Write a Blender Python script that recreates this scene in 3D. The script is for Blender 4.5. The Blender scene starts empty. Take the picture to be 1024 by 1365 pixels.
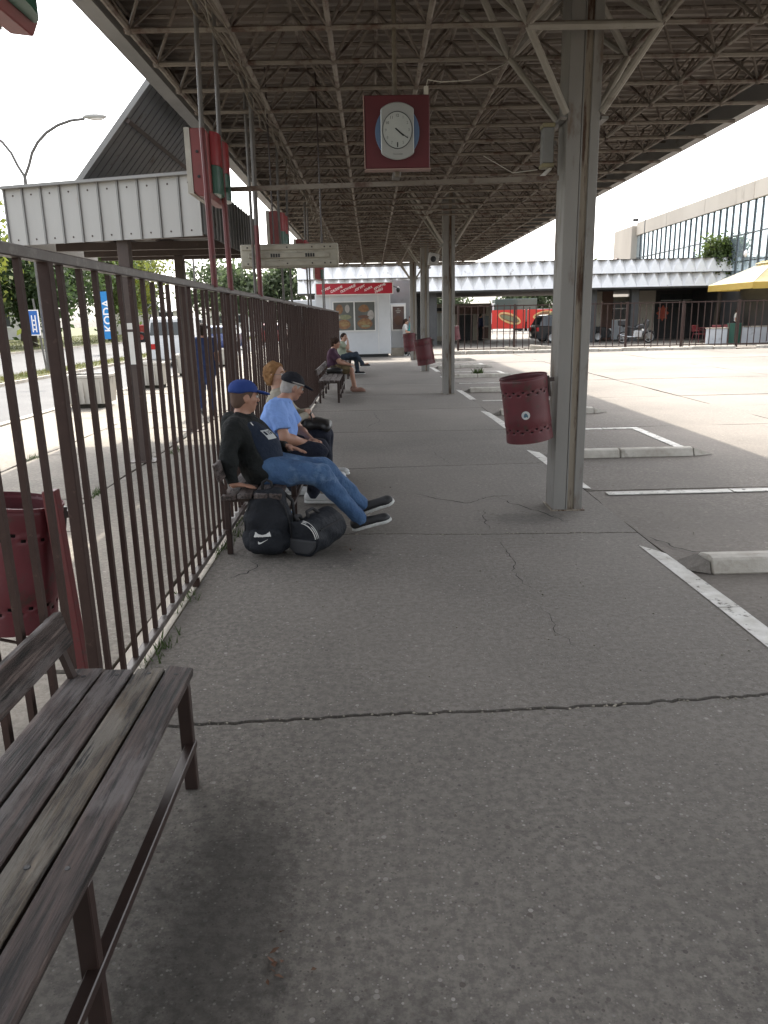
import bpy, bmesh, math, random
import numpy as np
from mathutils import Vector, Matrix, Euler
random.seed(7); rng = np.random.default_rng(7)
S = bpy.context.scene; COL = S.collection
R = math.radians

# ---------------------------------------------------------------- camera, sky, sun, exposure
YAW, PITCH, ROLL, EYE = R(0.642), R(14.51), R(1.2), 1.62
_r0 = Vector((math.cos(YAW), -math.sin(YAW), 0)); _f0 = Vector((math.sin(YAW), math.cos(YAW), 0)); _u = Vector((0, 0, 1))
_fw = _f0*math.cos(PITCH) - _u*math.sin(PITCH); _u1 = _f0*math.sin(PITCH) + _u*math.cos(PITCH)
_cx = _r0*math.cos(ROLL) - _u1*math.sin(ROLL); _cy = _r0*math.sin(ROLL) + _u1*math.cos(ROLL)
cd = bpy.data.cameras.new('camera'); cam = bpy.data.objects.new('camera', cd); COL.objects.link(cam)
cd.sensor_fit = 'VERTICAL'; cd.sensor_height = 36.0; cd.lens = 36.0*1000/1365; cd.clip_start = .05; cd.clip_end = 2000
cam.matrix_world = Matrix(((_cx.x, _cy.x, -_fw.x, 0), (_cx.y, _cy.y, -_fw.y, 0), (_cx.z, _cy.z, -_fw.z, EYE), (0, 0, 0, 1)))
S.camera = cam

SUN_EL, SUN_AZ = R(50), R(1)      # the sun stands high beyond the far end of the platform; azimuth clockwise from +Y
sd = Vector((math.sin(SUN_AZ)*math.cos(SUN_EL), math.cos(SUN_AZ)*math.cos(SUN_EL), math.sin(SUN_EL)))
W = bpy.data.worlds.new('World'); S.world = W; W.use_nodes = True
nt = W.node_tree; bg = nt.nodes['Background']
sky = nt.nodes.new('ShaderNodeTexSky'); sky.sky_type = 'NISHITA'; sky.sun_disc = False
sky.sun_elevation = SUN_EL; sky.sun_rotation = SUN_AZ; sky.air_density = 1.1; sky.dust_density = 4.0; sky.ozone_density = 1.0
hs = nt.nodes.new('ShaderNodeHueSaturation'); hs.inputs['Saturation'].default_value = .28; hs.inputs['Value'].default_value = 1.5     # bright thin-cloud haze
nt.links.new(sky.outputs[0], hs.inputs['Color']); nt.links.new(hs.outputs[0], bg.inputs[0]); bg.inputs[1].default_value = 0.15
ld = bpy.data.lights.new('sun', 'SUN'); ld.energy = 2.7; ld.angle = R(0.6); ld.color = (1, .93, .82)
so = bpy.data.objects.new('sun', ld); COL.objects.link(so); so.rotation_euler = sd.to_track_quat('Z', 'Y').to_euler()
S.view_settings.view_transform = 'Standard'; S.view_settings.look = 'None'; S.view_settings.gamma = 1
S.view_settings.exposure = 1.5
S.cycles.use_denoising = True; S.cycles.max_bounces = 8; S.cycles.diffuse_bounces = 5; S.cycles.sample_clamp_indirect = 6

# ---------------------------------------------------------------- materials
def L(h):
    h = h.lstrip('#'); c = [int(h[i:i+2], 16)/255 for i in (0, 2, 4)]
    return tuple((x/12.92 if x <= .04045 else ((x+.055)/1.055)**2.4) for x in c)
MATS = {}
def mat(name, c, c2=None, s=4., r=.7, m=0., b=0., bs=60., dirt=None, ds=2., dt=.55, dw=.1, world=False, st=(1, 1, 1), alpha=None, trans=0., spec=.5, emit=None, coat=0., bd=.01):
    if name in MATS: return MATS[name]
    M = bpy.data.materials.new(name); M.use_nodes = True; MATS[name] = M
    n = M.node_tree.nodes; l = M.node_tree.links; P = n['Principled BSDF']
    c = L(c) if isinstance(c, str) else c
    P.inputs['Roughness'].default_value = r; P.inputs['Metallic'].default_value = m
    P.inputs['Specular IOR Level'].default_value = spec; P.inputs['Transmission Weight'].default_value = trans; P.inputs['Coat Weight'].default_value = coat
    P.inputs['Base Color'].default_value = (*c, 1)
    if alpha is not None: P.inputs['Alpha'].default_value = alpha
    if emit: P.inputs['Emission Color'].default_value = (*emit[0], 1); P.inputs['Emission Strength'].default_value = emit[1]
    if c2 is None and not b and not dirt: return M
    if world: src = n.new('ShaderNodeNewGeometry').outputs['Position']
    else: src = n.new('ShaderNodeTexCoord').outputs['Object']
    mp = n.new('ShaderNodeMapping'); mp.inputs['Scale'].default_value = st; l.new(src, mp.inputs[0])
    if not world:
        oi = n.new('ShaderNodeObjectInfo'); mu = n.new('ShaderNodeMath'); mu.operation = 'MULTIPLY'; mu.inputs[1].default_value = 37.
        l.new(oi.outputs['Random'], mu.inputs[0]); cb = n.new('ShaderNodeCombineXYZ')
        for i in range(3): l.new(mu.outputs[0], cb.inputs[i])
        l.new(cb.outputs[0], mp.inputs['Location'])
    def noise(sc, det=6., rough=.6):
        t = n.new('ShaderNodeTexNoise'); t.inputs['Scale'].default_value = sc; t.inputs['Detail'].default_value = det; t.inputs['Roughness'].default_value = rough
        l.new(mp.outputs[0], t.inputs['Vector']); return t.outputs[0]
    def ramp(x, a, bb):
        t = n.new('ShaderNodeMapRange'); t.inputs[1].default_value = a; t.inputs[2].default_value = bb; l.new(x, t.inputs[0]); return t.outputs[0]
    def mix(f, a, bb):
        t = n.new('ShaderNodeMix'); t.data_type = 'RGBA'; l.new(f, t.inputs[0])
        for i, v in ((6, a), (7, bb)):
            if isinstance(v, tuple): t.inputs[i].default_value = (*v, 1)
            else: l.new(v, t.inputs[i])
        return t.outputs[2]
    out = c
    if c2 is not None:
        c2 = L(c2) if isinstance(c2, str) else c2
        out = mix(ramp(noise(s), .3, .7), out, c2)
    if dirt is not None:
        dirt = L(dirt) if isinstance(dirt, str) else dirt
        f = ramp(noise(ds, 8., .65), dt, dt+dw); out = mix(f, out, dirt)
    if not isinstance(out, tuple): l.new(out, P.inputs['Base Color'])
    if b:
        bp = n.new('ShaderNodeBump'); bp.inputs['Strength'].default_value = b; bp.inputs['Distance'].default_value = bd
        l.new(noise(bs, 4.), bp.inputs['Height']); l.new(bp.outputs[0], P.inputs['Normal'])
    return M

def aggregate(name, base, base2, pebbles, scale=70., amount=.5, stain=(.03, .028, .026), spots=(), blot=.55, bump=.6):
    """weathered exposed-aggregate surface: cement with pebbles showing, blotches, oil stains at given spots"""
    if name in MATS: return MATS[name]
    M = bpy.data.materials.new(name); M.use_nodes = True; MATS[name] = M
    n = M.node_tree.nodes; l = M.node_tree.links; P = n['Principled BSDF']; P.inputs['Roughness'].default_value = .85; P.inputs['Specular IOR Level'].default_value = .3
    pos = n.new('ShaderNodeNewGeometry').outputs['Position']
    def N(t, **k):
        x = n.new(t)
        for a, v in k.items(): x.inputs[a].default_value = v
        return x
    def rng_(x, a, b, c=0., d=1.):
        t = n.new('ShaderNodeMapRange'); t.inputs[1].default_value = a; t.inputs[2].default_value = b; t.inputs[3].default_value = c; t.inputs[4].default_value = d; l.new(x, t.inputs[0]); return t.outputs[0]
    def math_(op, a, b):
        t = n.new('ShaderNodeMath'); t.operation = op
        for i, v in ((0, a), (1, b)):
            if isinstance(v, (int, float)): t.inputs[i].default_value = v
            else: l.new(v, t.inputs[i])
        return t.outputs[0]
    def mix(f, a, b):
        t = n.new('ShaderNodeMix'); t.data_type = 'RGBA'
        if isinstance(f, (int, float)): t.inputs[0].default_value = f
        else: l.new(f, t.inputs[0])
        for i, v in ((6, a), (7, b)):
            if isinstance(v, tuple): t.inputs[i].default_value = (*v, 1)
            else: l.new(v, t.inputs[i])
        return t.outputs[2]
    def noise(s, d=6., r=.6):
        t = N('ShaderNodeTexNoise', Scale=s, Detail=d, Roughness=r); l.new(pos, t.inputs['Vector']); return t.outputs[0]
    col = mix(rng_(noise(1.3), .3, .7), base, base2)
    col = mix(rng_(noise(30., 6., .75), .42, .58, 0, .8), col, tuple(x*.5 for x in base)); col = mix(rng_(noise(7., 6., .7), .48, .72, 0, .5), col, tuple(x*.6 for x in base))
    # pebbles: cells whose random value passes, drawn as rounded dots
    hs = None
    for sc, am in ((scale, amount), (scale*.48, amount*.3)):
        v = N('ShaderNodeTexVoronoi', Scale=sc, Randomness=1.); l.new(pos, v.inputs['Vector'])
        sp = n.new('ShaderNodeSeparateColor'); l.new(v.outputs['Color'], sp.inputs[0])
        rad = math_('ADD', math_('MULTIPLY', sp.outputs[1], .22), .12); dot = math_('LESS_THAN', v.outputs['Distance'], rad)
        pick = math_('MULTIPLY', dot, math_('LESS_THAN', sp.outputs[0], am))
        cr = n.new('ShaderNodeValToRGB'); e = cr.color_ramp.elements
        e[0].color = (*pebbles[0], 1); e[1].color = (*pebbles[-1], 1)
        for i, pc in enumerate(pebbles[1:-1]): q = e.new((i+1)/(len(pebbles)-1)); q.color = (*pc, 1)
        l.new(sp.outputs[2], cr.inputs[0]); col = mix(math_('MULTIPLY', pick, .72), col, cr.outputs[0])
        hs = pick if hs is None else math_('ADD', hs, pick)
    col = mix(rng_(noise(.55, 7., .65), blot, blot+.25, 0, .6), col, tuple(x*.55 for x in base))
    # trodden gum and drip marks: scattered small dark discs
    v = N('ShaderNodeTexVoronoi', Scale=2.1, Randomness=1.); l.new(pos, v.inputs['Vector']); sp = n.new('ShaderNodeSeparateColor'); l.new(v.outputs['Color'], sp.inputs[0])
    gum = math_('MULTIPLY', math_('LESS_THAN', math_('ADD', v.outputs['Distance'], math_('MULTIPLY', noise(40.), .06)), math_('ADD', math_('MULTIPLY', sp.outputs[1], .05), .045)), math_('LESS_THAN', sp.outputs[0], .55))
    col = mix(math_('MULTIPLY', gum, .5), col, tuple(x*.45 for x in base))
    w = noise(.22, 4., .5); col = mix(rng_(w, .42, .62, 0, .35), col, tuple(min(1, x*1.45) for x in base))     # worn, paler walking lines
    for (sx, sy, rx, ry, k) in spots:
        mp = N('ShaderNodeMapping'); mp.inputs['Location'].default_value = (-sx/rx, -sy/ry, 0); mp.inputs['Scale'].default_value = (1/rx, 1/ry, 0); l.new(pos, mp.inputs[0])
        ln = n.new('ShaderNodeVectorMath'); ln.operation = 'LENGTH'; l.new(mp.outputs[0], ln.inputs[0])
        f = math_('ADD', ln.outputs['Value'], math_('MULTIPLY', math_('SUBTRACT', noise(7., 10., .8), .5), 3.4))
        col = mix(rng_(f, .5, 1.05, k, 0.), col, stain)
    l.new(col, P.inputs['Base Color'])
    h = math_('ADD', math_('MULTIPLY', hs, .5), noise(90., 5., .7))
    bp = N('ShaderNodeBump', Strength=bump, Distance=.006); l.new(h, bp.inputs['Height']); l.new(bp.outputs[0], P.inputs['Normal'])
    return M

def leafy(M, amount=.45):
    """let light through thin leaves"""
    n = M.node_tree.nodes; l = M.node_tree.links; P = n['Principled BSDF']; out = n['Material Output']
    t = n.new('ShaderNodeBsdfTranslucent'); mx = n.new('ShaderNodeMixShader'); mx.inputs[0].default_value = amount
    if P.inputs['Base Color'].links: l.new(P.inputs['Base Color'].links[0].from_socket, t.inputs[0])
    else: t.inputs[0].default_value = P.inputs['Base Color'].default_value
    l.new(P.outputs[0], mx.inputs[1]); l.new(t.outputs[0], mx.inputs[2]); l.new(mx.outputs[0], out.inputs['Surface'])
def wood(name, c, c2, grey, axis=1, worn=.5):
    """old painted timber: grain along one axis with open cracks, paint rubbed off to grey"""
    if name in MATS: return MATS[name]
    M = bpy.data.materials.new(name); M.use_nodes = True; MATS[name] = M
    n = M.node_tree.nodes; l = M.node_tree.links; P = n['Principled BSDF']; P.inputs['Roughness'].default_value = .62
    tc = n.new('ShaderNodeTexCoord').outputs['Object']; oi = n.new('ShaderNodeObjectInfo')
    add = n.new('ShaderNodeVectorMath'); add.operation = 'ADD'; cb = n.new('ShaderNodeCombineXYZ'); mu = n.new('ShaderNodeMath'); mu.operation = 'MULTIPLY'; mu.inputs[1].default_value = 9.
    l.new(oi.outputs['Random'], mu.inputs[0]); l.new(mu.outputs[0], cb.inputs[0]); l.new(mu.outputs[0], cb.inputs[1]); l.new(tc, add.inputs[0]); l.new(cb.outputs[0], add.inputs[1])
    def noise(st, sc, det=8., ro=.65):
        mp = n.new('ShaderNodeMapping'); mp.inputs['Scale'].default_value = st; l.new(add.outputs[0], mp.inputs[0])
        t = n.new('ShaderNodeTexNoise'); t.inputs['Scale'].default_value = sc; t.inputs['Detail'].default_value = det; t.inputs['Roughness'].default_value = ro; l.new(mp.outputs[0], t.inputs[0]); return t.outputs[0]
    def rg(x, a, b, c=0., d=1.):
        t = n.new('ShaderNodeMapRange'); t.inputs[1].default_value = a; t.inputs[2].default_value = b; t.inputs[3].default_value = c; t.inputs[4].default_value = d; l.new(x, t.inputs[0]); return t.outputs[0]
    def mix(f, a, b):
        t = n.new('ShaderNodeMix'); t.data_type = 'RGBA'; l.new(f, t.inputs[0])
        for i, v in ((6, a), (7, b)):
            if isinstance(v, tuple): t.inputs[i].default_value = (*v, 1)
            else: l.new(v, t.inputs[i])
        return t.outputs[2]
    st = [1, 1, 1]; st[axis] = .055
    g = noise(st, 62.); st2 = list(st); st2[axis] = .25; w = noise(st2, 9.)
    col = mix(rg(g, .42, .62), c, c2); col = mix(rg(w, worn, worn+.12, 0, .8), col, grey)
    ck = rg(g, .36, .43, 1., 0.); col = mix(ck, col, (.006, .005, .004)); l.new(col, P.inputs['Base Color'])
    bp = n.new('ShaderNodeBump'); bp.inputs['Strength'].default_value = 1.; bp.inputs['Distance'].default_value = .008; l.new(rg(g, .25, .6), bp.inputs['Height']); l.new(bp.outputs[0], P.inputs['Normal'])
    return M

# ---------------------------------------------------------------- mesh helpers
def rot_to(d):
    return Vector(d).to_track_quat('Z', 'Y').to_matrix()
class MB:
    def __init__(s): s.v = []; s.f = []
    def add(s, v, f):
        o = len(s.v); s.v += [tuple(x) for x in v]; s.f += [tuple(i+o for i in q) for q in f]; return s
    def box(s, x0, x1, y0, y1, z0, z1, M=None, top=None):
        v = [Vector((x, y, z)) for z in (z0, z1) for y in (y0, y1) for x in (x0, x1)]
        if top:  # shrink the top face by (dx, dy)
            for i in range(4, 8):
                v[i].x += top[0]*(1 if i % 2 == 0 else -1); v[i].y += top[1]*(1 if i < 6 else -1)
        if M is not None: v = [M @ p for p in v]
        return s.add(v, [(0, 2, 3, 1), (4, 5, 7, 6), (0, 1, 5, 4), (2, 6, 7, 3), (0, 4, 6, 2), (1, 3, 7, 5)])
    def bar(s, p, q, w, h, up=(0, 0, 1)):
        p = Vector(p); q = Vector(q); d = (q-p).normalized(); up = Vector(up)
        if abs(d.dot(up)) > .98: up = Vector((0, 1, 0))
        a = d.cross(up).normalized(); b = a.cross(d).normalized()
        v = [c + a*sx*w/2 + b*sy*h/2 for c in (p, q) for sx, sy in ((-1, -1), (1, -1), (1, 1), (-1, 1))]
        return s.add(v, [(3, 2, 1, 0), (4, 5, 6, 7), (0, 1, 5, 4), (1, 2, 6, 5), (2, 3, 7, 6), (3, 0, 4, 7)])
    def tube(s, pts, r, n=8, cap=True):
        pts = [Vector(p) for p in pts]; rs = r if isinstance(r, (list, tuple)) else [r]*len(pts)
        o = len(s.v); a = None
        for i, p in enumerate(pts):
            d = (pts[min(i+1, len(pts)-1)]-pts[max(i-1, 0)]).normalized()
            if a is None: a = d.orthogonal().normalized()
            else: a = (a - d*a.dot(d)).normalized()
            b = d.cross(a)
            for k in range(n):
                t = 2*math.pi*k/n; s.v.append(tuple(p + (a*math.cos(t)+b*math.sin(t))*rs[i]))
        for i in range(len(pts)-1):
            for k in range(n):
                k2 = (k+1) % n; s.f.append((o+i*n+k, o+i*n+k2, o+(i+1)*n+k2, o+(i+1)*n+k))
        if cap: s.f.append(tuple(o+k for k in reversed(range(n)))); e = o+(len(pts)-1)*n; s.f.append(tuple(e+k for k in range(n)))
        return s
    def lathe(s, prof, n=24, M=None, closed=False):
        o = len(s.v); m = len(prof)
        for (r, z) in prof:
            for k in range(n):
                t = 2*math.pi*k/n; p = Vector((r*math.cos(t), r*math.sin(t), z)); s.v.append(tuple(M @ p if M is not None else p))
        for i in range(m-1 + (1 if closed else 0)):
            j = (i+1) % m
            for k in range(n):
                k2 = (k+1) % n; s.f.append((o+i*n+k, o+i*n+k2, o+j*n+k2, o+j*n+k))
        if not closed:
            if prof[0][0] > 1e-6: s.f.append(tuple(o+k for k in reversed(range(n))))
            if prof[-1][0] > 1e-6: s.f.append(tuple(o+(m-1)*n+k for k in range(n)))
        return s
    def prism(s, poly, d0, d1, M=None, axis='y'):
        """closed outline (a,b) pushed from d0 to d1 along an axis"""
        n = len(poly)
        f = {'y': lambda a, b, d: Vector((a, d, b)), 'x': lambda a, b, d: Vector((d, a, b)), 'z': lambda a, b, d: Vector((a, b, d))}[axis]
        v = [f(a, b, d) for d in (d0, d1) for a, b in poly]
        if M is not None: v = [M @ p for p in v]
        return s.add(v, [tuple(range(n)), tuple(n+i for i in reversed(range(n)))] + [(i, i+n, (i+1) % n + n, (i+1) % n) for i in range(n)])
    def ball(s, c, r, n=10, M=None):
        rx, ry, rz = r if isinstance(r, (tuple, list)) else (r, r, r); c = Vector(c)
        o = len(s.v); m = max(4, n//2)
        for i in range(m+1):
            a = math.pi*i/m
            for k in range(n):
                t = 2*math.pi*k/n; p = Vector((rx*math.sin(a)*math.cos(t), ry*math.sin(a)*math.sin(t), rz*math.cos(a)))
                s.v.append(tuple((M @ p if M is not None else p)+c))
        for i in range(m):
            for k in range(n):
                k2 = (k+1) % n; s.f.append((o+i*n+k, o+(i+1)*n+k, o+(i+1)*n+k2, o+i*n+k2))
        return s
    def build(s, name, m, parent=None, smooth=False, bevel=0., solid=None):
        off = Vector((0, 0, 0)); p = parent
        while p is not None: off += p.location; p = p.parent
        me = bpy.data.meshes.new(name); me.from_pydata([(x-off.x, y-off.y, z-off.z) for x, y, z in s.v], [], s.f)
        bm = bmesh.new(); bm.from_mesh(me); bmesh.ops.recalc_face_normals(bm, faces=bm.faces); bm.to_mesh(me); bm.free()
        return link(name, me, m, parent, smooth, bevel)
def link(name, me, m, parent=None, smooth=False, bevel=0.):
    if isinstance(m, str): m = MATS[m]
    if not me.materials: me.materials.append(m)
    if smooth:
        me.polygons.foreach_set('use_smooth', [True]*len(me.polygons))
        if smooth == 'auto': me.set_sharp_from_angle(angle=R(40))
    o = bpy.data.objects.new(name, me); COL.objects.link(o)
    if parent is not None: o.parent = parent
    if bevel:
        b = o.modifiers.new('bevel', 'BEVEL'); b.width = bevel; b.segments = 1; b.limit_method = 'ANGLE'
    return o
def tag(o, label, cat, group=None, kind=None):
    o['label'] = label; o['category'] = cat
    if group: o['group'] = group
    if kind: o['kind'] = kind
    return o
def thing(name, label, cat, loc=(0, 0, 0), group=None, rz=0.):
    o = bpy.data.objects.new(name, None); COL.objects.link(o); o.location = loc; o.rotation_euler.z = rz; o.empty_display_size = .1
    return tag(o, label, cat, group)
def struct(o): o['kind'] = 'structure'; return o
def copy_tree(o, parent=None):
    c = o.copy(); COL.objects.link(c); c.parent = parent
    for ch in list(o.children): copy_tree(ch, c)
    return c
def place(proto, loc, rz=0., label=None, first=[None]):
    c = copy_tree(proto); c.location = loc; c.rotation_euler.z = rz
    if label: c['label'] = label
    return c
def dup_mesh(src, name, parent, loc):
    o = src.copy(); o.name = name; COL.objects.link(o); o.parent = parent; o.location = loc; return o
def text(name, s, size, m, parent, M, extrude=.002, shear=0., bold=0., sx=1.):
    """lettering as a mesh; M places it (x right, y up, z out of the face)"""
    cu = bpy.data.curves.new(name, 'FONT'); cu.body = s; cu.size = size; cu.extrude = extrude; cu.align_x = 'CENTER'; cu.align_y = 'CENTER'; cu.shear = shear; cu.offset = bold; cu.resolution_u = 3
    t = bpy.data.objects.new(name, cu); me = bpy.data.meshes.new_from_object(t); bpy.data.objects.remove(t); bpy.data.curves.remove(cu)
    off = Vector((0, 0, 0)); p = parent
    while p is not None: off += p.location; p = p.parent
    me.transform(Matrix.Translation(-off) @ M @ Matrix.Diagonal((sx, 1, 1, 1)))
    me.materials.clear()
    return link(name, me, m, parent)
def frame(o, right, up):
    right = Vector(right).normalized(); up = Vector(up).normalized(); out = right.cross(up)
    return Matrix(((right.x, up.x, out.x, o[0]), (right.y, up.y, out.y, o[1]), (right.z, up.z, out.z, o[2]), (0, 0, 0, 1)))
def camface(o): return frame(o, (1, 0, 0), (0, 0, 1))     # lettering that faces -Y

# ---------------------------------------------------------------- palette
PEB = [(.07, .06, .05), (.17, .15, .13), (.3, .275, .245), (.11, .09, .07), (.23, .205, .175), (.05, .045, .04), (.36, .34, .31)]
M_plat = aggregate('platform_aggregate', (.202, .183, .161), (.163, .148, .13), PEB, 78., .95, spots=((-.45, 1.7, .24, .7, .5), (.0, 1.15, .5, .35, .45), (1.25, 5.95, .4, .22, .35), (-.35, 5.05, .35, .3, .4), (1.3, 1.35, .5, .3, .3)))
M_apron = aggregate('apron_concrete', (.185, .163, .14), (.145, .13, .112), [(.1, .09, .075), (.2, .175, .15), (.28, .25, .22)], 40., .4, blot=.5, bump=.3)
M_walk = aggregate('sidewalk_concrete', (.235, .21, .175), (.18, .16, .135), [(.14, .12, .1), (.24, .21, .18), (.3, .28, .25)], 45., .35, bump=.3)
mat('kerb_paint', '#bdb8ae', '#968f84', 6, .8, b=.3, bs=80, dirt='#6b645a', ds=5, dt=.57, dw=.2)
mat('line_paint', '#cfcdc7', '#aaa69d', 9, .7, dirt='#57524b', ds=14, dt=.57, dw=.08)
mat('kerb_grey', '#b5ada0', '#958d80', 3, .85, b=.3, bs=50, dirt='#605a50', ds=5, dt=.58)
mat('asphalt_road', (.068, .067, .066), (.09, .088, .086), .8, .85, b=.3, bs=120, world=True)
mat('earth', (.07, .062, .05), (.1, .09, .07), .6, .95, world=True)
mat('joint_dirt', (.02, .018, .014), (.035, .032, .022), 6, .95, world=True)
mat('grass_soil', (.07, .085, .03), (.12, .11, .05), .5, .95, world=True, b=.4, bs=20)
mat('grass_blade', (.06, .09, .02), (.16, .14, .05), .7, .8, world=True)
mat('weed_leaf', (.03, .055, .012), (.07, .1, .03), 30, .7, world=True)
mat('fence_brown', (.032, .016, .0125), (.043, .023, .018), 14, .6, b=.15, bs=60, spec=.3, dirt=(.06, .035, .028), ds=22, dt=.62, dw=.06)
mat('fence_rail', (.05, .036, .031), (.085, .07, .063), 20, .4, dirt=(.13, .115, .105), ds=14, dt=.56)
mat('pole_red', (.13, .016, .018), (.09, .02, .02), 9, .5, dirt=(.05, .04, .035), ds=18, dt=.6)
mat('pole_grey', (.13, .122, .112), (.09, .083, .076), 8, .55, dirt=(.09, .05, .03), ds=9, dt=.6)
mat('sign_red', (.2, .035, .032), (.155, .03, .028), 5, .45, dirt=(.1, .05, .04), ds=9, dt=.65)
mat('sign_red_bright', (.3, .012, .02), (.22, .012, .018), 5, .35)
mat('sign_green', (.01, .085, .05), (.014, .065, .04), 5, .35)
mat('sign_white', '#b9b5ab', '#98948a', 4, .5)
mat('steel_grey', (.235, .225, .205), (.19, .182, .168), 3, .5, b=.12, bs=25, dirt=(.12, .085, .06), ds=6, dt=.56, dw=.12, st=(1, 1, .3))
mat('strut_pale', (.31, .29, .25), (.24, .22, .185), 4, .55, dirt=(.13, .1, .075), ds=5, dt=.6)
mat('steel_web', (.3, .26, .205), (.22, .185, .14), 5, .7, b=.3, bs=30, dirt=(.07, .035, .018), ds=4.2, dt=.5, dw=.08, st=(2.2, 1, .3))
mat('truss_steel', (.21, .185, .15), (.145, .12, .096), 3.2, .6, dirt=(.075, .04, .026), ds=5, dt=.5, dw=.12)
mat('truss_dark', (.175, .15, .124), (.122, .096, .077), 3.2, .65, dirt=(.045, .025, .018), ds=5, dt=.52, dw=.12)
mat('deck_metal', (.18, .157, .135), (.14, .114, .094), 1.2, .7, dirt=(.06, .035, .025), ds=2.4, dt=.55, dw=.15, world=True)
mat('fascia_metal', (.26, .255, .245), (.2, .195, .185), 2, .5, dirt=(.12, .1, .08), ds=3, dt=.62)
mat('sheet_white', (.4, .39, .37), (.34, .33, .31), 2.5, .45, dirt=(.28, .2, .14), ds=5, dt=.66, dw=.1, st=(1, 1, .2))
mat('sheet_rib', (.23, .225, .215), (.19, .185, .175), 4, .5)
mat('sheet_grey', (.2, .2, .205), (.16, .16, .16), 2, .55, dirt=(.08, .055, .04), ds=3, dt=.6)
mat('shelter_steel', (.05, .034, .028), (.075, .052, .043), 5, .6, dirt=(.1, .07, .05), ds=7, dt=.6)
mat('bin_red', (.11, .016, .022), (.08, .015, .019), 5, .48, b=.35, bs=9, dirt=(.055, .03, .024), ds=7, dt=.56, dw=.08)
mat('bin_shade', (.02, .012, .012), r=.8)
mat('sticker', '#c9c9c4', '#aeb3b5', 30, .5); mat('sticker_ink', (.06, .12, .16), r=.5)
mat('black', (.012, .012, .013), r=.5); mat('dark_iron', (.028, .017, .015), (.04, .024, .02), 9, .35)
mat('rubber', (.015, .015, .016), (.022, .022, .022), 30, .85)
mat('chrome', (.5, .5, .5), r=.25, m=.9)
mat('white', '#e4e2dc', '#cfccc4', 5, .5)
wood('bench_wood', (.022, .014, .012), (.1, .07, .06), (.16, .14, .135), 1, .5)
wood('bench_wood_worn', (.03, .022, .016), (.15, .115, .078), (.2, .18, .15), 1, .45)

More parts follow.
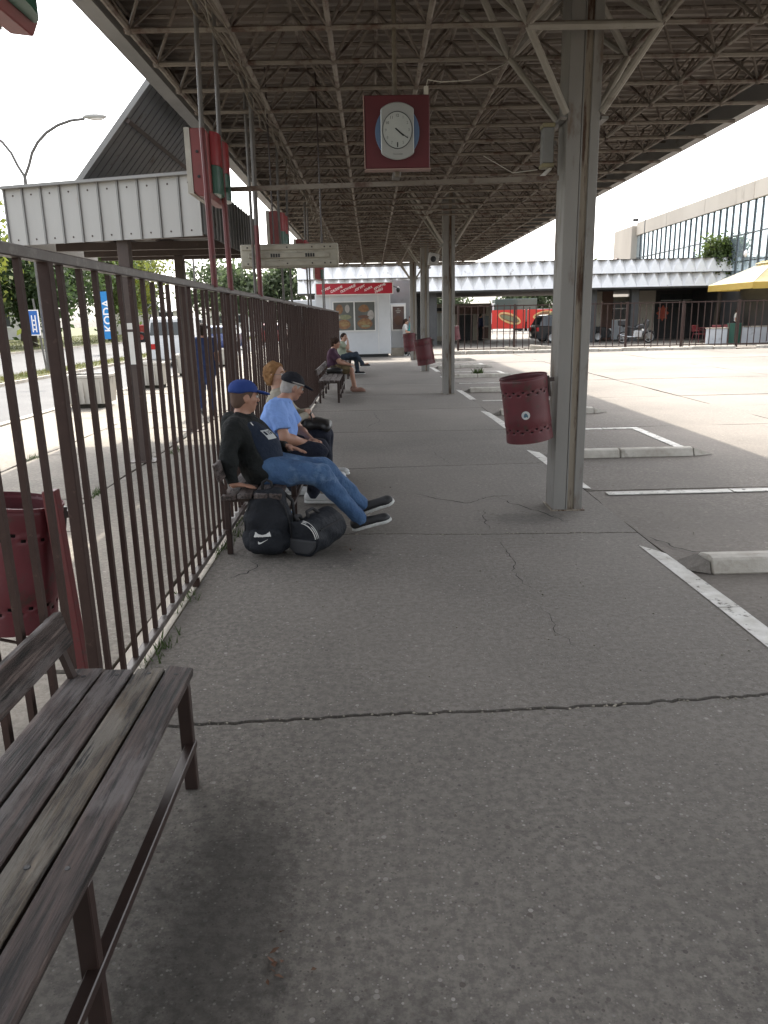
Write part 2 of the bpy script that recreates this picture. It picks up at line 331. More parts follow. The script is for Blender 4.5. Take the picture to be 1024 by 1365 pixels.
# ---------------------------------------------------------------- signed-distance bodies (one continuous surface each)
def _f3(x): return np.asarray(x, dtype=np.float32)
def cap(a, b, ra, rb=None, k=None, cuts=()): return ('c', _f3(a), _f3(b), ra, ra if rb is None else rb, k, cuts)
def ell(c, r, Rm=None, k=None, cuts=()): return ('e', _f3(c), _f3(r), np.eye(3, dtype=np.float32) if Rm is None else _f3(Rm), 0, k, cuts)
def basis(lat, fwd):
    lat = np.asarray(lat, float); fwd = np.asarray(fwd, float); lat = lat/np.linalg.norm(lat); fwd = fwd - lat*fwd.dot(lat); fwd /= np.linalg.norm(fwd)
    return np.array([lat, fwd, np.cross(lat, fwd)])
def sdf_mesh(prims, res=.01, k=.02, folds=0., ffreq=22., gcuts=(), seed=0):
    lo = np.full(3, 1e9); hi = -lo
    for p in prims:
        if p[0] == 'c': r = max(p[3], p[4]); a = np.minimum(p[1], p[2])-r; b = np.maximum(p[1], p[2])+r
        else: r = max(p[2]); a = p[1]-r; b = p[1]+r
        lo = np.minimum(lo, a); hi = np.maximum(hi, b)
    lo -= 3*res; hi += 3*res
    n = np.ceil((hi-lo)/res).astype(int)+1
    ax = [(lo[i]+res*np.arange(n[i])).astype(np.float32) for i in range(3)]
    D = np.full(n, 1., np.float32)
    for p in prims:
        kk = p[5] if p[5] is not None else k
        if p[0] == 'c': r = max(p[3], p[4]); a = np.minimum(p[1], p[2])-r; b = np.maximum(p[1], p[2])+r
        else: r = max(p[2]); a = p[1]-r; b = p[1]+r
        pad = 3*kk+3*res
        i0 = np.clip(((a-pad-lo)/res).astype(int), 0, n-1); i1 = np.clip(((b+pad-lo)/res).astype(int)+2, 1, n)
        sl = tuple(slice(i0[i], i1[i]) for i in range(3))
        X, Y, Z = np.meshgrid(*[ax[i][sl[i]] for i in range(3)], indexing='ij'); Q = np.stack((X, Y, Z), -1)
        if p[0] == 'c':
            ba = p[2]-p[1]; L2 = max(float(ba @ ba), 1e-9); t = np.clip((Q-p[1]) @ ba/L2, 0, 1)
            d = np.linalg.norm(Q-p[1]-t[..., None]*ba, axis=-1)-(p[3]+(p[4]-p[3])*t)
        else:
            q = (Q-p[1]) @ p[3].T; k0 = np.linalg.norm(q/p[2], axis=-1); k1 = np.linalg.norm(q/(p[2]**2), axis=-1)
            d = np.where(k1 > 1e-6, k0*(k0-1)/np.maximum(k1, 1e-6), -min(p[2]))
        for (pt, nr) in p[6]: d = np.maximum(d, (Q-_f3(pt)) @ _f3(nr))
        o = D[sl]; h = np.maximum(kk-np.abs(o-d), 0)/kk; D[sl] = np.minimum(o, d)-h*h*kk*.25
    X, Y, Z = np.meshgrid(*ax, indexing='ij', sparse=True)
    if folds:
        s = seed*1.7
        w = np.sin(ffreq*(X+.35*Z)+s+2.2*np.sin(ffreq*.37*Z+s))*np.sin(ffreq*.8*Z+1.7*np.sin(ffreq*.5*Y+s))+.6*np.sin(ffreq*1.9*Z+ffreq*.9*Y+s*2)*np.sin(ffreq*1.3*X+s)
        D = D+(folds*w).astype(np.float32)
    for (pt, nr) in gcuts: D = np.maximum(D, ((X-pt[0])*nr[0]+(Y-pt[1])*nr[1]+(Z-pt[2])*nr[2]).astype(np.float32))
    D = D.astype(np.float32)
    neg = D < 0
    c = np.zeros(np.array(D.shape)-1, np.int8)
    offs = [(i, j, l) for i in (0, 1) for j in (0, 1) for l in (0, 1)]
    sh = np.array(D.shape)-1
    def sub(A, o): return A[o[0]:o[0]+sh[0], o[1]:o[1]+sh[1], o[2]:o[2]+sh[2]]
    for o in offs: c += sub(neg, o)
    act = (c > 0) & (c < 8); idx = np.full(sh, -1, np.int64); cells = np.argwhere(act); idx[act] = np.arange(len(cells))
    if len(cells) == 0: return np.zeros((0, 3)), []
    acc = np.zeros((len(cells), 3)); cnt = np.zeros(len(cells))
    for o in offs:
        for a in range(3):
            if o[a]: continue
            o2 = list(o); o2[a] = 1
            d0 = D[tuple((cells+o).T)]; d1 = D[tuple((cells+o2).T)]; m = (d0 < 0) != (d1 < 0)
            t = d0[m]/(d0[m]-d1[m]); q = np.tile(np.array(o, float), (m.sum(), 1)); q[:, a] = t; acc[m] += q; cnt[m] += 1
    V = lo+(cells+acc/cnt[:, None])*res
    F = []
    for a in range(3):
        b, e = (a+1) % 3, (a+2) % 3
        s0 = [slice(None)]*3; s1 = [slice(None)]*3; s0[a] = slice(0, -1); s1[a] = slice(1, None)
        ch = neg[tuple(s0)] != neg[tuple(s1)]; E = np.argwhere(ch)
        ok = np.ones(len(E), bool)
        for t in (b, e): ok &= (E[:, t] > 0) & (E[:, t] < sh[t])
        E = E[ok]
        if not len(E): continue
        def cell(db, de):
            q = E.copy(); q[:, b] -= db; q[:, e] -= de; return idx[tuple(q.T)]
        q = np.stack((cell(1, 1), cell(0, 1), cell(0, 0), cell(1, 0)), 1)
        fl = ~neg[tuple(E.T)]; q[fl] = q[fl][:, ::-1]; F.append(q)
    return V, np.concatenate(F)
def sdf_obj(name, prims, m, parent=None, res=.01, k=.02, relax=1, **kw):
    V, F = sdf_mesh(prims, res, k, **kw)
    for _ in range(relax):   # light Laplacian smoothing
        A = np.zeros_like(V); C = np.zeros(len(V))
        for i in range(4):
            j = (i+1) % 4
            np.add.at(A, F[:, i], V[F[:, j]]); np.add.at(A, F[:, j], V[F[:, i]]); np.add.at(C, F[:, i], 1); np.add.at(C, F[:, j], 1)
        V = V*.5+.5*A/np.maximum(C, 1)[:, None]
    off = np.zeros(3); p = parent
    while p is not None: off += np.array(p.location); p = p.parent
    me = bpy.data.meshes.new(name); me.from_pydata((V-off).tolist(), [], F.tolist()); me.update()
    return link(name, me, m, parent, smooth=True)

# ---------------------------------------------------------------- the ground
def sheet(name, x0, x1, y0, y1, z, m, parent=None):
    return MB().add([(x0, y0, z), (x1, y0, z), (x1, y1, z), (x0, y1, z)], [(0, 1, 2, 3)]).build(name, m, parent)
struct(sheet('ground', -700, 700, -150, 1200, -.13, 'earth'))
def jag(p, q, step=.06, a=.006, wander=.012, seed=0):
    r = random.Random(seed); p = Vector((*p, 0)); q = Vector((*q, 0)); n = max(2, int((q-p).length/step)); d = (q-p).normalized(); nn = Vector((-d.y, d.x, 0)); ph = r.random()*6
    out = []
    for i in range(n+1):
        t = i/n; w = wander*(math.sin(ph+t*5)+.5*math.sin(ph*2+t*13))*math.sin(math.pi*t)
        out.append(p.lerp(q, t)+nn*(w+(r.uniform(-a, a) if 0 < i < n else 0)))
    return out
def slab(poly, z0, z1, name, m, parent):
    return MB().prism([(p.x, p.y) for p in poly], z0, z1, axis='z').build(name, m, parent)

# passenger platform: slabs with broken, dirt-filled joints
plat = struct(bpy.data.objects.new('platform', None)); COL.objects.link(plat)
sheet('joint_bed', -1.2, 2.0, -6, 34, -.035, 'joint_dirt', plat)
JY = [-5., -2.4, .15, 2.86, 5.55, 8.25, 10.95, 13.65, 16.4, 19.1, 21.8, 24.5, 27.2, 29.9, 33.6]
SK = [0, .1, .1, .08, -.1, .05, -.05, .04, .06, -.04, 0, 0, 0, 0, 0]
lines = []
for i, y in enumerate(JY): lines.append(jag((-1.13, y-SK[i]), (1.985, y+SK[i]), .035, .009, .014, i))
for i in range(len(JY)-1):
    g = .014 if i != 3 else .018
    lo = [p+Vector((0, g, 0)) for p in lines[i]]; hi = [p-Vector((0, .006, 0)) for p in lines[i+1]]
    if False:     # this slab has split along its length beside the pillar
        cut = jag((1.02, lo[-1].y), (.78, hi[0].y), .08, .012, .05, 91)
        # left and right halves
        def xcut(pts, x): return [p for p in pts if p.x < x], [p for p in pts if p.x >= x]
        a1, a2 = xcut(lo, cut[0].x); b1, b2 = xcut(hi, cut[-1].x)
        c0 = cut[1:-1]
        slab(a1+[Vector((cut[0].x-.007, a1[-1].y, 0))]+[p-Vector((.006, 0, 0)) for p in c0]+[Vector((cut[-1].x-.007, b1[-1].y, 0))]+b1[::-1], -.06, 0, 'slab', M_plat, plat)
        slab([Vector((cut[0].x+.007, a2[0].y, 0))]+a2+b2[::-1]+[Vector((cut[-1].x+.007, b2[0].y, 0))]+[p+Vector((.006, 0, 0)) for p in c0[::-1]], -.06, 0, 'slab', M_plat, plat)
    else:
        slab(lo+hi[::-1], -.06, 0, 'slab', M_plat, plat)
mat('crack', (.018, .016, .014), (.03, .026, .02), 20, .95)
def crack(pts, w, parent, z=.0015, seed=0, name='crack'):
    r = random.Random(seed); P = []
    for a, b in zip(pts[:-1], pts[1:]): P += jag(a, b, .045, .012, .02, r.random())[:-1]
    P.append(Vector((*pts[-1], 0))); mb = MB(); v = []; n = len(P)
    for i, p in enumerate(P):
        d = (P[min(i+1, n-1)]-P[max(i-1, 0)]).normalized(); nn = Vector((-d.y, d.x, 0)); ww = w*(.35+r.random())*min(1, 4*(i+.3)/n, 4*(n-i-.7)/n)/2
        v += [p+nn*ww+Vector((0, 0, z)), p-nn*ww+Vector((0, 0, z))]
    return mb.add(v, [(2*i, 2*i+1, 2*i+3, 2*i+2) for i in range(n-1)]).build(name, 'crack', parent)
crack([(.88, 5.4), (.93, 5.0), (.9, 4.5), (.96, 4.2)], .006, plat, seed=1)
crack([(.95, 4.05), (.93, 3.7), (.99, 3.4)], .004, plat, seed=31)
crack([(.93, 6.3), (.9, 5.9), (.87, 5.6)], .007, plat, seed=32)
crack([(.35, 6.95), (.8, 6.5), (1.1, 6.75), (1.5, 6.7)], .014, plat, seed=2)
crack([(1.1, 6.75), (1.3, 6.3), (1.55, 5.75)], .012, plat, seed=3)
crack([(-1.0, 4.6), (-.86, 4.72), (-.82, 4.9), (-.9, 5.02)], .01, plat, seed=4)
crack([(1.3, 2.1), (1.62, 2.0), (1.8, 1.7)], .005, plat, seed=5)
crack([(.9, 8.2), (.7, 9.3)], .004, plat, seed=6)
crack([(-.3, 11.), (.1, 12.1), (.0, 13.5)], .009, plat, seed=7)
crack([(1.97, 5.4), (2.2, 4.95), (2.35, 4.9)], .014, plat, seed=8)
# fence plinth strip
plinth = MB()
pl = struct(plinth.box(-1.30, -1.135, -4, 27.6, -.06, -.008).build('fence_plinth', 'kerb_grey', bevel=.01))

# bus apron
apron = struct(bpy.data.objects.new('bus_apron', None)); COL.objects.link(apron)
sheet('joint_bed', 2.0, 60, -12, 33.3, -.045, 'joint_dirt', apron)
bx = [2.0, 6.1, 10.2, 14.3, 18.4, 22.5, 26.6, 30.7, 34.8, 60]
by = [-12, -6, -1.2, 2.85, 6.9, 10.95, 15.0, 19.1, 23.2, 27.3, 33.3]
for i in range(len(bx)-1):
    for j in range(len(by)-1):
        if bx[i] > 26 and by[j] < 12: continue
        x0, x1, y0, y1 = bx[i]+(.012 if i else .004), bx[i+1]-.012, by[j]+.012, by[j+1]-.012
        z = -.006+random.uniform(-.004, .004)
        sd_ = i*50+j
        pts = jag((x0, y0), (x1, y0), .4, .01, .02, sd_)[:-1]+jag((x1, y0), (x1, y1), .4, .01, .02, sd_+7)[:-1]+jag((x1, y1), (x0, y1), .4, .01, .02, sd_+13)[:-1]+jag((x0, y1), (x0, y0), .4, .01, .02, sd_+21)[:-1]
        slab(pts, -.08, z, 'apron_slab', M_apron, apron)
for k, pts in enumerate(([(6.2, 13), (8, 13.5), (9.9, 13.2), (12.4, 14.1)], [(9, 20.2), (11, 19.7), (14.2, 20.6)], [(7.5, 24.), (9.5, 24.4), (13, 23.9)], [(5.2, 8.2), (5.9, 9.3), (5.6, 10.8)])):
    crack(pts, .03, apron, .004, 20+k)
# painted bay lines: cross line, platform-edge strip, outer strip
mk = []
for k in range(7):
    y0 = 2.72+4.03*k
    MB().box(2.15, 3.3, y0-.055, y0+.055, -.004, .003).build('bay_line', 'line_paint', apron)
    MB().box(3.32, 3.83 if k != 1 else 5.4, y0-.05, y0+.06, -.004, .003).build('bay_line', 'line_paint', apron)
    M2 = Matrix.Translation((0, 0, 0))
    MB().add([(1.93, y0+.25, .004), (2.06, y0+.2, .004), (2.04, y0+1.2, .004), (1.915, y0+1.2, .004)], [(0, 1, 2, 3)]).build('bay_line', 'line_paint', apron)
    MB().add([(1.915, y0+1.212, .004), (2.04, y0+1.205, .004), (2.0, y0+2.2, .004), (1.88, y0+2.4, .004)], [(0, 1, 2, 3)]).build('bay_line', 'line_paint', apron)
    MB().box(3.72, 3.84, y0-1.9, y0-.07, -.004, .003).build('bay_line', 'line_paint', apron)

# pavement beyond the fence, kerb, road, median
walk = struct(bpy.data.objects.new('sidewalk', None)); COL.objects.link(walk)
sheet('joint_bed', -6.3, -1.3, -8, 90, -.05, 'joint_dirt', walk)
for i, (x0, x1) in enumerate(((-6.25, -4.3), (-4.3, -2.75), (-2.75, -1.3))):
    y = -8.
    while y < 60:
        ln = 2.15+.2*((i*7+int(y)) % 3)
        pts = jag((x0+.012, y+.012), (x1-.012, y+.012), .15, .008, .01, int(y*10)+i)[:-1]+jag((x1-.012, y+.012), (x1-.012, y+ln-.012), .2, .008, .01, int(y*10)+i+3)[:-1]+jag((x1-.012, y+ln-.012), (x0+.012, y+ln-.012), .15, .008, .01, int(y*10)+i+5)[:-1]+jag((x0+.012, y+ln-.012), (x0+.012, y+.012), .2, .008, .01, int(y*10)+i+9)[:-1]
        slab(pts, -.07, -.01+random.uniform(-.006, .006), 'paving_slab', M_walk, walk); y += ln
sheet('far_paving', -6.3, -1.3, 61, 160, -.012, M_walk, walk)
sheet('rear_paving', -1.3, 2, 33.6, 60, -.012, M_walk, walk)
y = -6.
while y < 75:
    MB().box(-6.46, -6.3, y+.005, y+.995, -.2, -.004).build('kerb_stone', 'kerb_grey', walk); y += 1.
struct(sheet('near_road', -10.9, -6.46, -60, 500, -.115, 'asphalt_road'))
med = struct(MB().box(-12.2, -11.02, -60, 500, -.2, .0).build('median', 'grass_soil'))
for x in (-11.0, -12.35):
    struct(MB().box(x, x+.13, -60, 400, -.2, -.02).build('median_kerb', 'kerb_grey'))
struct(sheet('far_road', -22.4, -12.35, -60, 500, -.11, 'asphalt_road'))
struct(MB().box(-22.6, -22.4, -60, 400, -.2, -.0).build('road_kerb', 'kerb_grey'))
struct(MB().box(-140, -22.6, -60, 500, -.3, .03).build('verge', 'grass_soil'))
# road behind the station buildings
struct(sheet('back_street', -1.3, 120, 60, 100, -.10, M_apron))
struct(sheet('station_yard', 2.0, 60, 34.4, 60, -.02, M_apron))
def blades(name, area, n, h0, h1, m, label, z=0., seed=1):
    r = np.random.default_rng(seed); v = []; f = []
    for i in range(n):
        x, y = area(r); a = r.uniform(0, 6.28); h = r.uniform(h0, h1); w = h*.09; lx, ly = r.normal(0, h*.35, 2)
        o = len(v); c, s = math.cos(a)*w, math.sin(a)*w
        v += [(x-c, y-s, z), (x+c, y+s, z), (x+lx, y+ly, z+h)]; f.append((o, o+1, o+2))
    me = bpy.data.meshes.new(name); me.from_pydata(v, [], f); o = link(name, me, m)
    return tag(o, label, 'grass', kind='stuff')
leafy(MATS['grass_blade'], .4); leafy(MATS['weed_leaf'], .4)
blades('median_grass', lambda r: (r.uniform(-12.2, -11.05), 8+70*r.random()**1.6), 16000, .04, .14, 'grass_blade', 'dry green grass growing on the road median strip', .0, 3)
blades('verge_grass', lambda r: (r.uniform(-40, -22.8), 35+80*r.random()**1.3), 22000, .06, .22, 'grass_blade', 'dry grass verge under the trees across the road', .03, 4)
def weed_spots(r):
    k = r.integers(0, 8); c = [(-1.12, 3.55), (-1.16, 4.3), (-1.1, 5.6), (-1.15, 6.0), (-1.13, 5.3), (-2.75, 7.2), (-4.3, 9.4), (-2.6, 9.6)][k]
    return c[0]+r.normal(0, .035), c[1]+r.normal(0, .1)
blades('joint_weeds', weed_spots, 480, .02, .075, 'weed_leaf', 'small green weeds growing along the foot of the railing', -.01, 5)

# ---------------------------------------------------------------- the platform canopy (space frame on steel pillars)
ZB, ZT, ZD, PIT, Y0 = 3.60, 4.06, 4.14, .72, 5.95
canopy = thing('platform_canopy', 'long brown steel space-frame canopy on grey pillars over the platform', 'canopy', (1.6, 6.3, 0))
XB = [-1.65, -.95, -.25, .45, 1.15, 2.1, 2.8, 3.5]
XT = [-1.95, -1.3, -.6, .1, .8, 1.62, 2.45, 3.15, 3.85]
KY = list(range(-3, 36)); YB = [Y0+PIT*k for k in KY]; YT = [YB[0]-PIT/2]+[y+PIT/2 for y in YB]
# trapezoid deck sheet, ribs across the platform
v = []; f = []; y = -36.; i = 0
prof = []
while y < 31.9:
    prof += [(y, 0), (y+.06, 0), (y+.085, .045), (y+.15, .045), (y+.175, 0)]; y += .175
for (yy, dz) in prof: v += [(-2.02, yy, ZD+dz), (4.46, yy, ZD+dz)]
f = [(2*i, 2*i+1, 2*i+3, 2*i+2) for i in range(len(prof)-1)]
MB().add(v, f).build('roof_deck', 'deck_metal', canopy)
MB().box(-2.03, 4.47, -36.05, 31.95, ZD+.06, ZD+.10).build('roof_cover', 'sheet_grey', canopy)
for x, s in ((-2.05, 1), (4.47, -1)):
    mb = MB().box(min(x, x+s*.02), max(x, x+s*.02), -36.1, 32.0, 3.82, 4.32); mb.box(min(x+s*.021, x+s*.14), max(x+s*.021, x+s*.14), -36.1, 32.0, 3.82, 3.84); mb.box(min(x-s*.05, x-s*.001), max(x-s*.05, x-s*.001), -36.1, 32.0, 4.24, 4.33)
    mb.build('edge_fascia', 'fascia_metal', canopy)
MB().box(-2.02, 4.45, 31.96, 31.99, 3.82, 4.32).build('edge_fascia', 'fascia_metal', canopy)
def tubeobj(name, p, q, r, m, parent, n=6): return MB().tube([p, q], r, n).build(name, m, parent, smooth='auto')
for yb in YB: tubeobj('bottom_chord', (-1.68, yb, ZB), (3.97, yb, ZB), .019, 'truss_steel', canopy)
for x in XB: tubeobj('bottom_chord', (x, YB[0], ZB+.012), (x, YB[-1], ZB+.012), .021, 'truss_steel', canopy)
for yt in YT: tubeobj('top_chord', (-1.98, yt, ZT), (4.42, yt, ZT), .017, 'truss_dark', canopy)
for x in XT: tubeobj('top_chord', (x, YT[0], ZT+.02), (x, YT[-1], ZT+.02), .017, 'truss_dark', canopy)
diag = []
for i, x in enumerate(XB):
    for j, yb in enumerate(YB):
        for xt in (XT[i], XT[i+1]):
            for yt in (YT[j], YT[j+1]): diag.append(((x, yb, ZB), (xt, yt, ZT)))
near = [d for d in diag if 5.2 < d[0][1] < 11.1][:296]; nid = set(map(id, near))
heads = {(x, round(6.31+PIT*k+s*PIT/2, 2)) for k in (0, 14, 24, 33) for s in (-1, 1) for x in (1.15, 2.1)}
for p, q in near:
    if (p[0], round(p[1], 2)) in heads: MB().tube([p, q], .027, 8).build('head_brace', 'strut_pale', canopy, smooth='auto')
    else: MB().tube([p, q], .013, 5, cap=False).build('diagonal_brace', 'truss_dark', canopy)
for d in diag:
    if id(d) not in nid and (d[0][0], round(d[0][1], 2)) in heads: MB().tube(d, .027, 8).build('head_brace', 'strut_pale', canopy, smooth='auto')
mb = MB()
for d in diag:
    if id(d) not in nid and d[0][1] > 5 and (d[0][0], round(d[0][1], 2)) not in heads: mb.tube(d, .013, 4, cap=False)
o = mb.build('far_diagonals', 'truss_dark', canopy); o['kind'] = 'stuff'
mb = MB()
for x in XB:
    for yb in YB[1:20]: mb.ball((x, yb, ZB), (.034, .034, .03), 6)
o = mb.build('chord_nodes', 'truss_dark', canopy); o['kind'] = 'stuff'
COLS = [6.31, 6.31+14*PIT, 6.31+24*PIT, 6.31+33*PIT]
def column(yc):
    x0, x1, y0, y1 = 1.51, 1.755, yc-.14, yc+.14
    web = MB().box(1.54, 1.73, y0+.02, y1-.02, 0, ZT).build('column', 'steel_web', canopy)
    t = .012
    for xa, xb, sg in ((x0, x0+.105, 1), (x1-.07, x1, -1)):       # two channels with lips either side of the web
        mb = MB().box(xa, xb, y0, y0+t, 0, ZT); mb.box(xa, xb, y1-t, y1, 0, ZT)
        xe = xa if sg > 0 else xb-t
        mb.box(xe, xe+t, y0+t+.001, y1-t-.001, 0, ZT)
        xi = xb-t if sg > 0 else xa
        mb.box(xi, xi+t, y0+t+.001, y0+.054, 0, ZT)
        mb.build('flange', 'steel_grey', web, bevel=.003)
    MB().box(x0+.108, x0+.118, y0-.003, y0+.05, 0, ZT).build('edge_strip', 'steel_grey', web)
    MB().box(x0-.02, x1+.02, y0-.02, y1+.02, -.01, .008).build('base_plate', 'steel_web', web)
    for sx, xb in ((-1, 1.15), (1, 2.1)):
        xs = x0-.01 if sx < 0 else x1+.01
        for sy, yy in ((-1, yc-.36), (1, yc+.36)):
            ys = yc+sy*.13
            MB().tube([(xs, ys, 3.08), (xb, yy, ZB)], .027, 8).build('strut', 'strut_pale', web, smooth='auto')
        MB().box(min(xs, xs+sx*.05), max(xs, xs+sx*.05), yc-.15, yc+.15, 3.03, 3.05).build('bracket', 'steel_grey', web)
    return web
for yc in COLS: column(yc)
# heavier front tie of the pillar head and old cable runs
tubeobj('head_tie', (1.15, 5.95, 3.585), (2.1, 5.95, 3.585), .027, 'strut_pale', canopy, 8)
mat('cable', (.15, .13, .095), (.09, .07, .045), 30, .6)
r_ = random.Random(3)
for k in range(4):
    pts = []
    y = 4.
    while y < 27:
        pts.append((-.98+.05*(k-1.5)+r_.uniform(-.035, .035), y, 3.55+r_.uniform(-.05, .03)-.03*k)); y += .36
    MB().tube(pts, .005 if k else .01, 5).build('cable', 'cable', canopy)
mat('cord_white', '#b7b3a6', r=.6)
MB().tube([(.42, 5.9, 3.16), (.44, 5.92, 3.25), (.55, 6.05, 3.27), (.8, 6.35, 3.36), (1.12, 6.66, 3.56)], .0035, 5).build('cord', 'cord_white', canopy)
MB().tube([(1.33, 6.35, 2.72), (1.2, 6.7, 2.76), (1.0, 7.0, 2.95)], .003, 5).build('cord', 'cord_white', canopy)
for (x, y, a) in ((-.55, 7.2, .3), (2.2, 15.2, .5), (.9, 9.5, -.2), (1.35, 6.9, .5)):
    pass

# wall lamp box on the first pillar
t = thing('pillar_lamp', 'narrow grey lamp box with yellowed ends beside the first pillar head', 'lamp', (1.4, 6.3, 2.72))
mat('yellowed', '#8a8262', '#716b55', 10, .6); mat('lamp_grey', (.19, .19, .18), (.15, .15, .14), 6, .5)
MB().box(1.345, 1.43, 6.24, 6.34, 2.75, 3.0).build('housing', 'lamp_grey', t, bevel=.006)
MB().box(1.34, 1.436, 6.235, 6.345, 2.72, 2.748).build('end_cap', 'yellowed', t, bevel=.004)
MB().box(1.34, 1.436, 6.235, 6.345, 3.002, 3.03).build('end_cap', 'yellowed', t, bevel=.004)
MB().tube([(1.42, 6.29, 2.72), (1.33, 6.25, 2.64)], .014, 8).build('tube', 'white', t)
MB().bar((1.43, 6.3, 2.9), (1.46, 6.3, 2.9), .03, .03).build('bracket', 'steel_grey', t)
# loudspeaker on the second pillar
t = thing('loudspeaker', 'square grey horn loudspeaker high on the second pillar', 'loudspeaker', (1.31, 16.2, 2.77))
MB().prism([(1.19, 2.66), (1.40, 2.66), (1.43, 2.86), (1.22, 2.9)], 16.16, 16.34, axis='y').build('cabinet', 'sheet_white', t, bevel=.01)
MB().lathe([(.075, 0), (.06, .02), (.03, .03), (0, .031)], 16, frame((1.30, 16.155, 2.765), (1, 0, 0), (0, 0, 1)) @ Matrix.Translation((0, 0, -.025))).build('cone', 'black', t, smooth=True)
MB().bar((1.36, 16.3, 2.78), (1.46, 16.35, 2.78), .03, .03).build('bracket', 'steel_grey', t)

# ---------------------------------------------------------------- station clock on its rod
mat('clock_red', (.105, .017, .022), (.08, .015, .018), 4, .4); mat('clock_silver', (.36, .37, .35), (.3, .31, .3), 3, .35, m=.2); mat('clock_face', (.42, .44, .41), (.36, .38, .36), 3, .3); mat('clock_blue', (.10, .16, .27), (.08, .13, .22), 4, .45)
mat('clock_edge', (.3, .2, .17), r=.5); mat('ink', (.03, .035, .035), r=.6); mat('ink_soft', (.16, .17, .165), r=.6)
CX, CZ, CYf = .217, 2.902, 5.86
ck = thing('station_clock', 'square dark red station clock hanging from the canopy frame', 'clock', (CX, 5.92, 2.65))
MB().box(CX-.232, CX+.232, CYf, CYf+.13, CZ-.24, CZ+.24).build('casing', 'clock_red', ck, bevel=.006)
mb = MB()
for a in ((CX-.24, CX-.2325, CZ-.247, CZ+.24), (CX-.24, CX+.24, CZ-.2475, CZ-.2405)): mb.box(a[0], a[1], CYf-.004, CYf+.1, a[2], a[3])
mb.build('trim', 'clock_edge', ck)
def disc(cx, cz, rx, rz, y0, y1, n=40, clip=None):
    pts = []
    for k in range(n):
        a = 2*math.pi*k/n; x, z = rx*math.cos(a), rz*math.sin(a)
        if clip: x = max(-clip, min(clip, x))
        pts.append((cx+x, cz+z))
    return MB().prism(pts, y0, y1)
disc(CX, CZ-.003, .158, .178, CYf-.012, CYf-.001).build('backing', 'clock_blue', ck, bevel=.003)
disc(CX, CZ, .185, .188, CYf-.03, CYf-.0125, 64, .118).build('bezel', 'clock_silver', ck, bevel=.006)
dl = disc(CX, CZ+.005, .104, .119, CYf-.034, CYf-.0305).build('dial', 'clock_face', ck)
rimM = Matrix.Translation((CX, CYf-.033, CZ+.005)) @ Matrix.Rotation(R(90), 4, 'X') @ Matrix.Diagonal((1, 1.145, 1, 1))
MB().lathe([(.103, -.004), (.1065, -.004), (.1065, .004), (.103, .004)], 48, rimM, closed=True).build('rim', 'ink', dl)
for h in range(1, 13):
    a = R(30*h); text('numeral', str(h), .026, 'ink_soft' if h not in (10, 11, 12) else 'ink', dl, camface((CX+.082*math.sin(a), CYf-.0345, CZ+.005+.094*math.cos(a))), .0004)
def hand(deg, ln, w):
    a = R(deg); d = Vector((math.sin(a), 0, math.cos(a))); c = Vector((CX, CYf-.037, CZ+.005))
    return MB().bar(c-d*.018, c+d*ln, w, .002, up=(0, 1, 0))
hand(131, .058, .009).build('hour_hand', 'ink', dl); hand(126, .09, .005).build('minute_hand', 'ink', dl)
text('maker_mark', 'TELEKOM', .016, 'ink_soft', ck, camface((CX, CYf-.0305, CZ-.152)), .0004)
MB().box(CX-.004, CX+.004, CYf-.0355, CYf-.0345, CZ-.106, CZ-.074).build('tick', 'ink', dl)
MB().tube([(CX, 5.95, 2.62), (CX, 5.95, 2.66)], .02, 8).build('rod', 'cable', ck); MB().tube([(CX-.01, 5.95, 3.14), (CX-.01, 5.95, 4.05)], .016, 8).build('rod', 'cable', ck)
MB().box(CX+.195, CX+.225, 5.88, 5.92, 3.145, 3.2).build('plug', 'cord_white', ck)
t = thing('tie_bar', 'grey steel bar from the railing poles to the first pillar below the clock', 'steel bar', (.2, 6.3, 2.62))
MB().bar((-1.09, 6.45, 2.635), (1.47, 6.22, 2.635), .03, .034).build('bar', 'truss_steel', t)
MB().box(CX-.03, CX+.03, 5.93, 6.32, 2.657, 2.667).build('arm', 'steel_grey', t)

# ---------------------------------------------------------------- bar fence
fence = thing('bar_fence', 'long dark brown steel bar railing between platform and pavement', 'fence', (-1.16, 2.8, 0))
FX = -1.16
MB().box(FX-.024, FX+.024, -1.0, 27.4, 1.835, 1.875).build('top_rail', 'fence_rail', fence, bevel=.004)
MB().box(FX-.02, FX+.02, -1.0, 27.4, .045, .08).build('bottom_rail', 'fence_rail', fence, bevel=.004)
bar0 = MB().box(FX-.0105, FX+.0105, -.0125, .0125, .08, 1.836).build('bar', 'fence_brown', fence)
bar0.location = bar0.location
k = 0; y = .9; first = True
POSTS = [2.83+3.5*i for i in range(-1, 8)]
while y < 27.35:
    if min(abs(y-p) for p in POSTS) > .05:
        o = bar0 if first else dup_mesh(bar0, 'bar', fence, (0, 0, 0)); first = False
        o.location = (0, y, 0); o.rotation_euler = (random.uniform(-.004, .004), random.uniform(-.004, .004), 0)
    y += .172
for p in POSTS:
    if p < 27.5: MB().box(FX-.022, FX+.022, p-.024, p+.024, -.05, 1.86).build('post', 'fence_brown', fence, bevel=.004)
for p in [4.52+3.5*i for i in range(7)]: MB().box(FX-.014, FX+.03, p-.014, p+.014, -.05, .046).build('foot', 'fence_brown', fence)

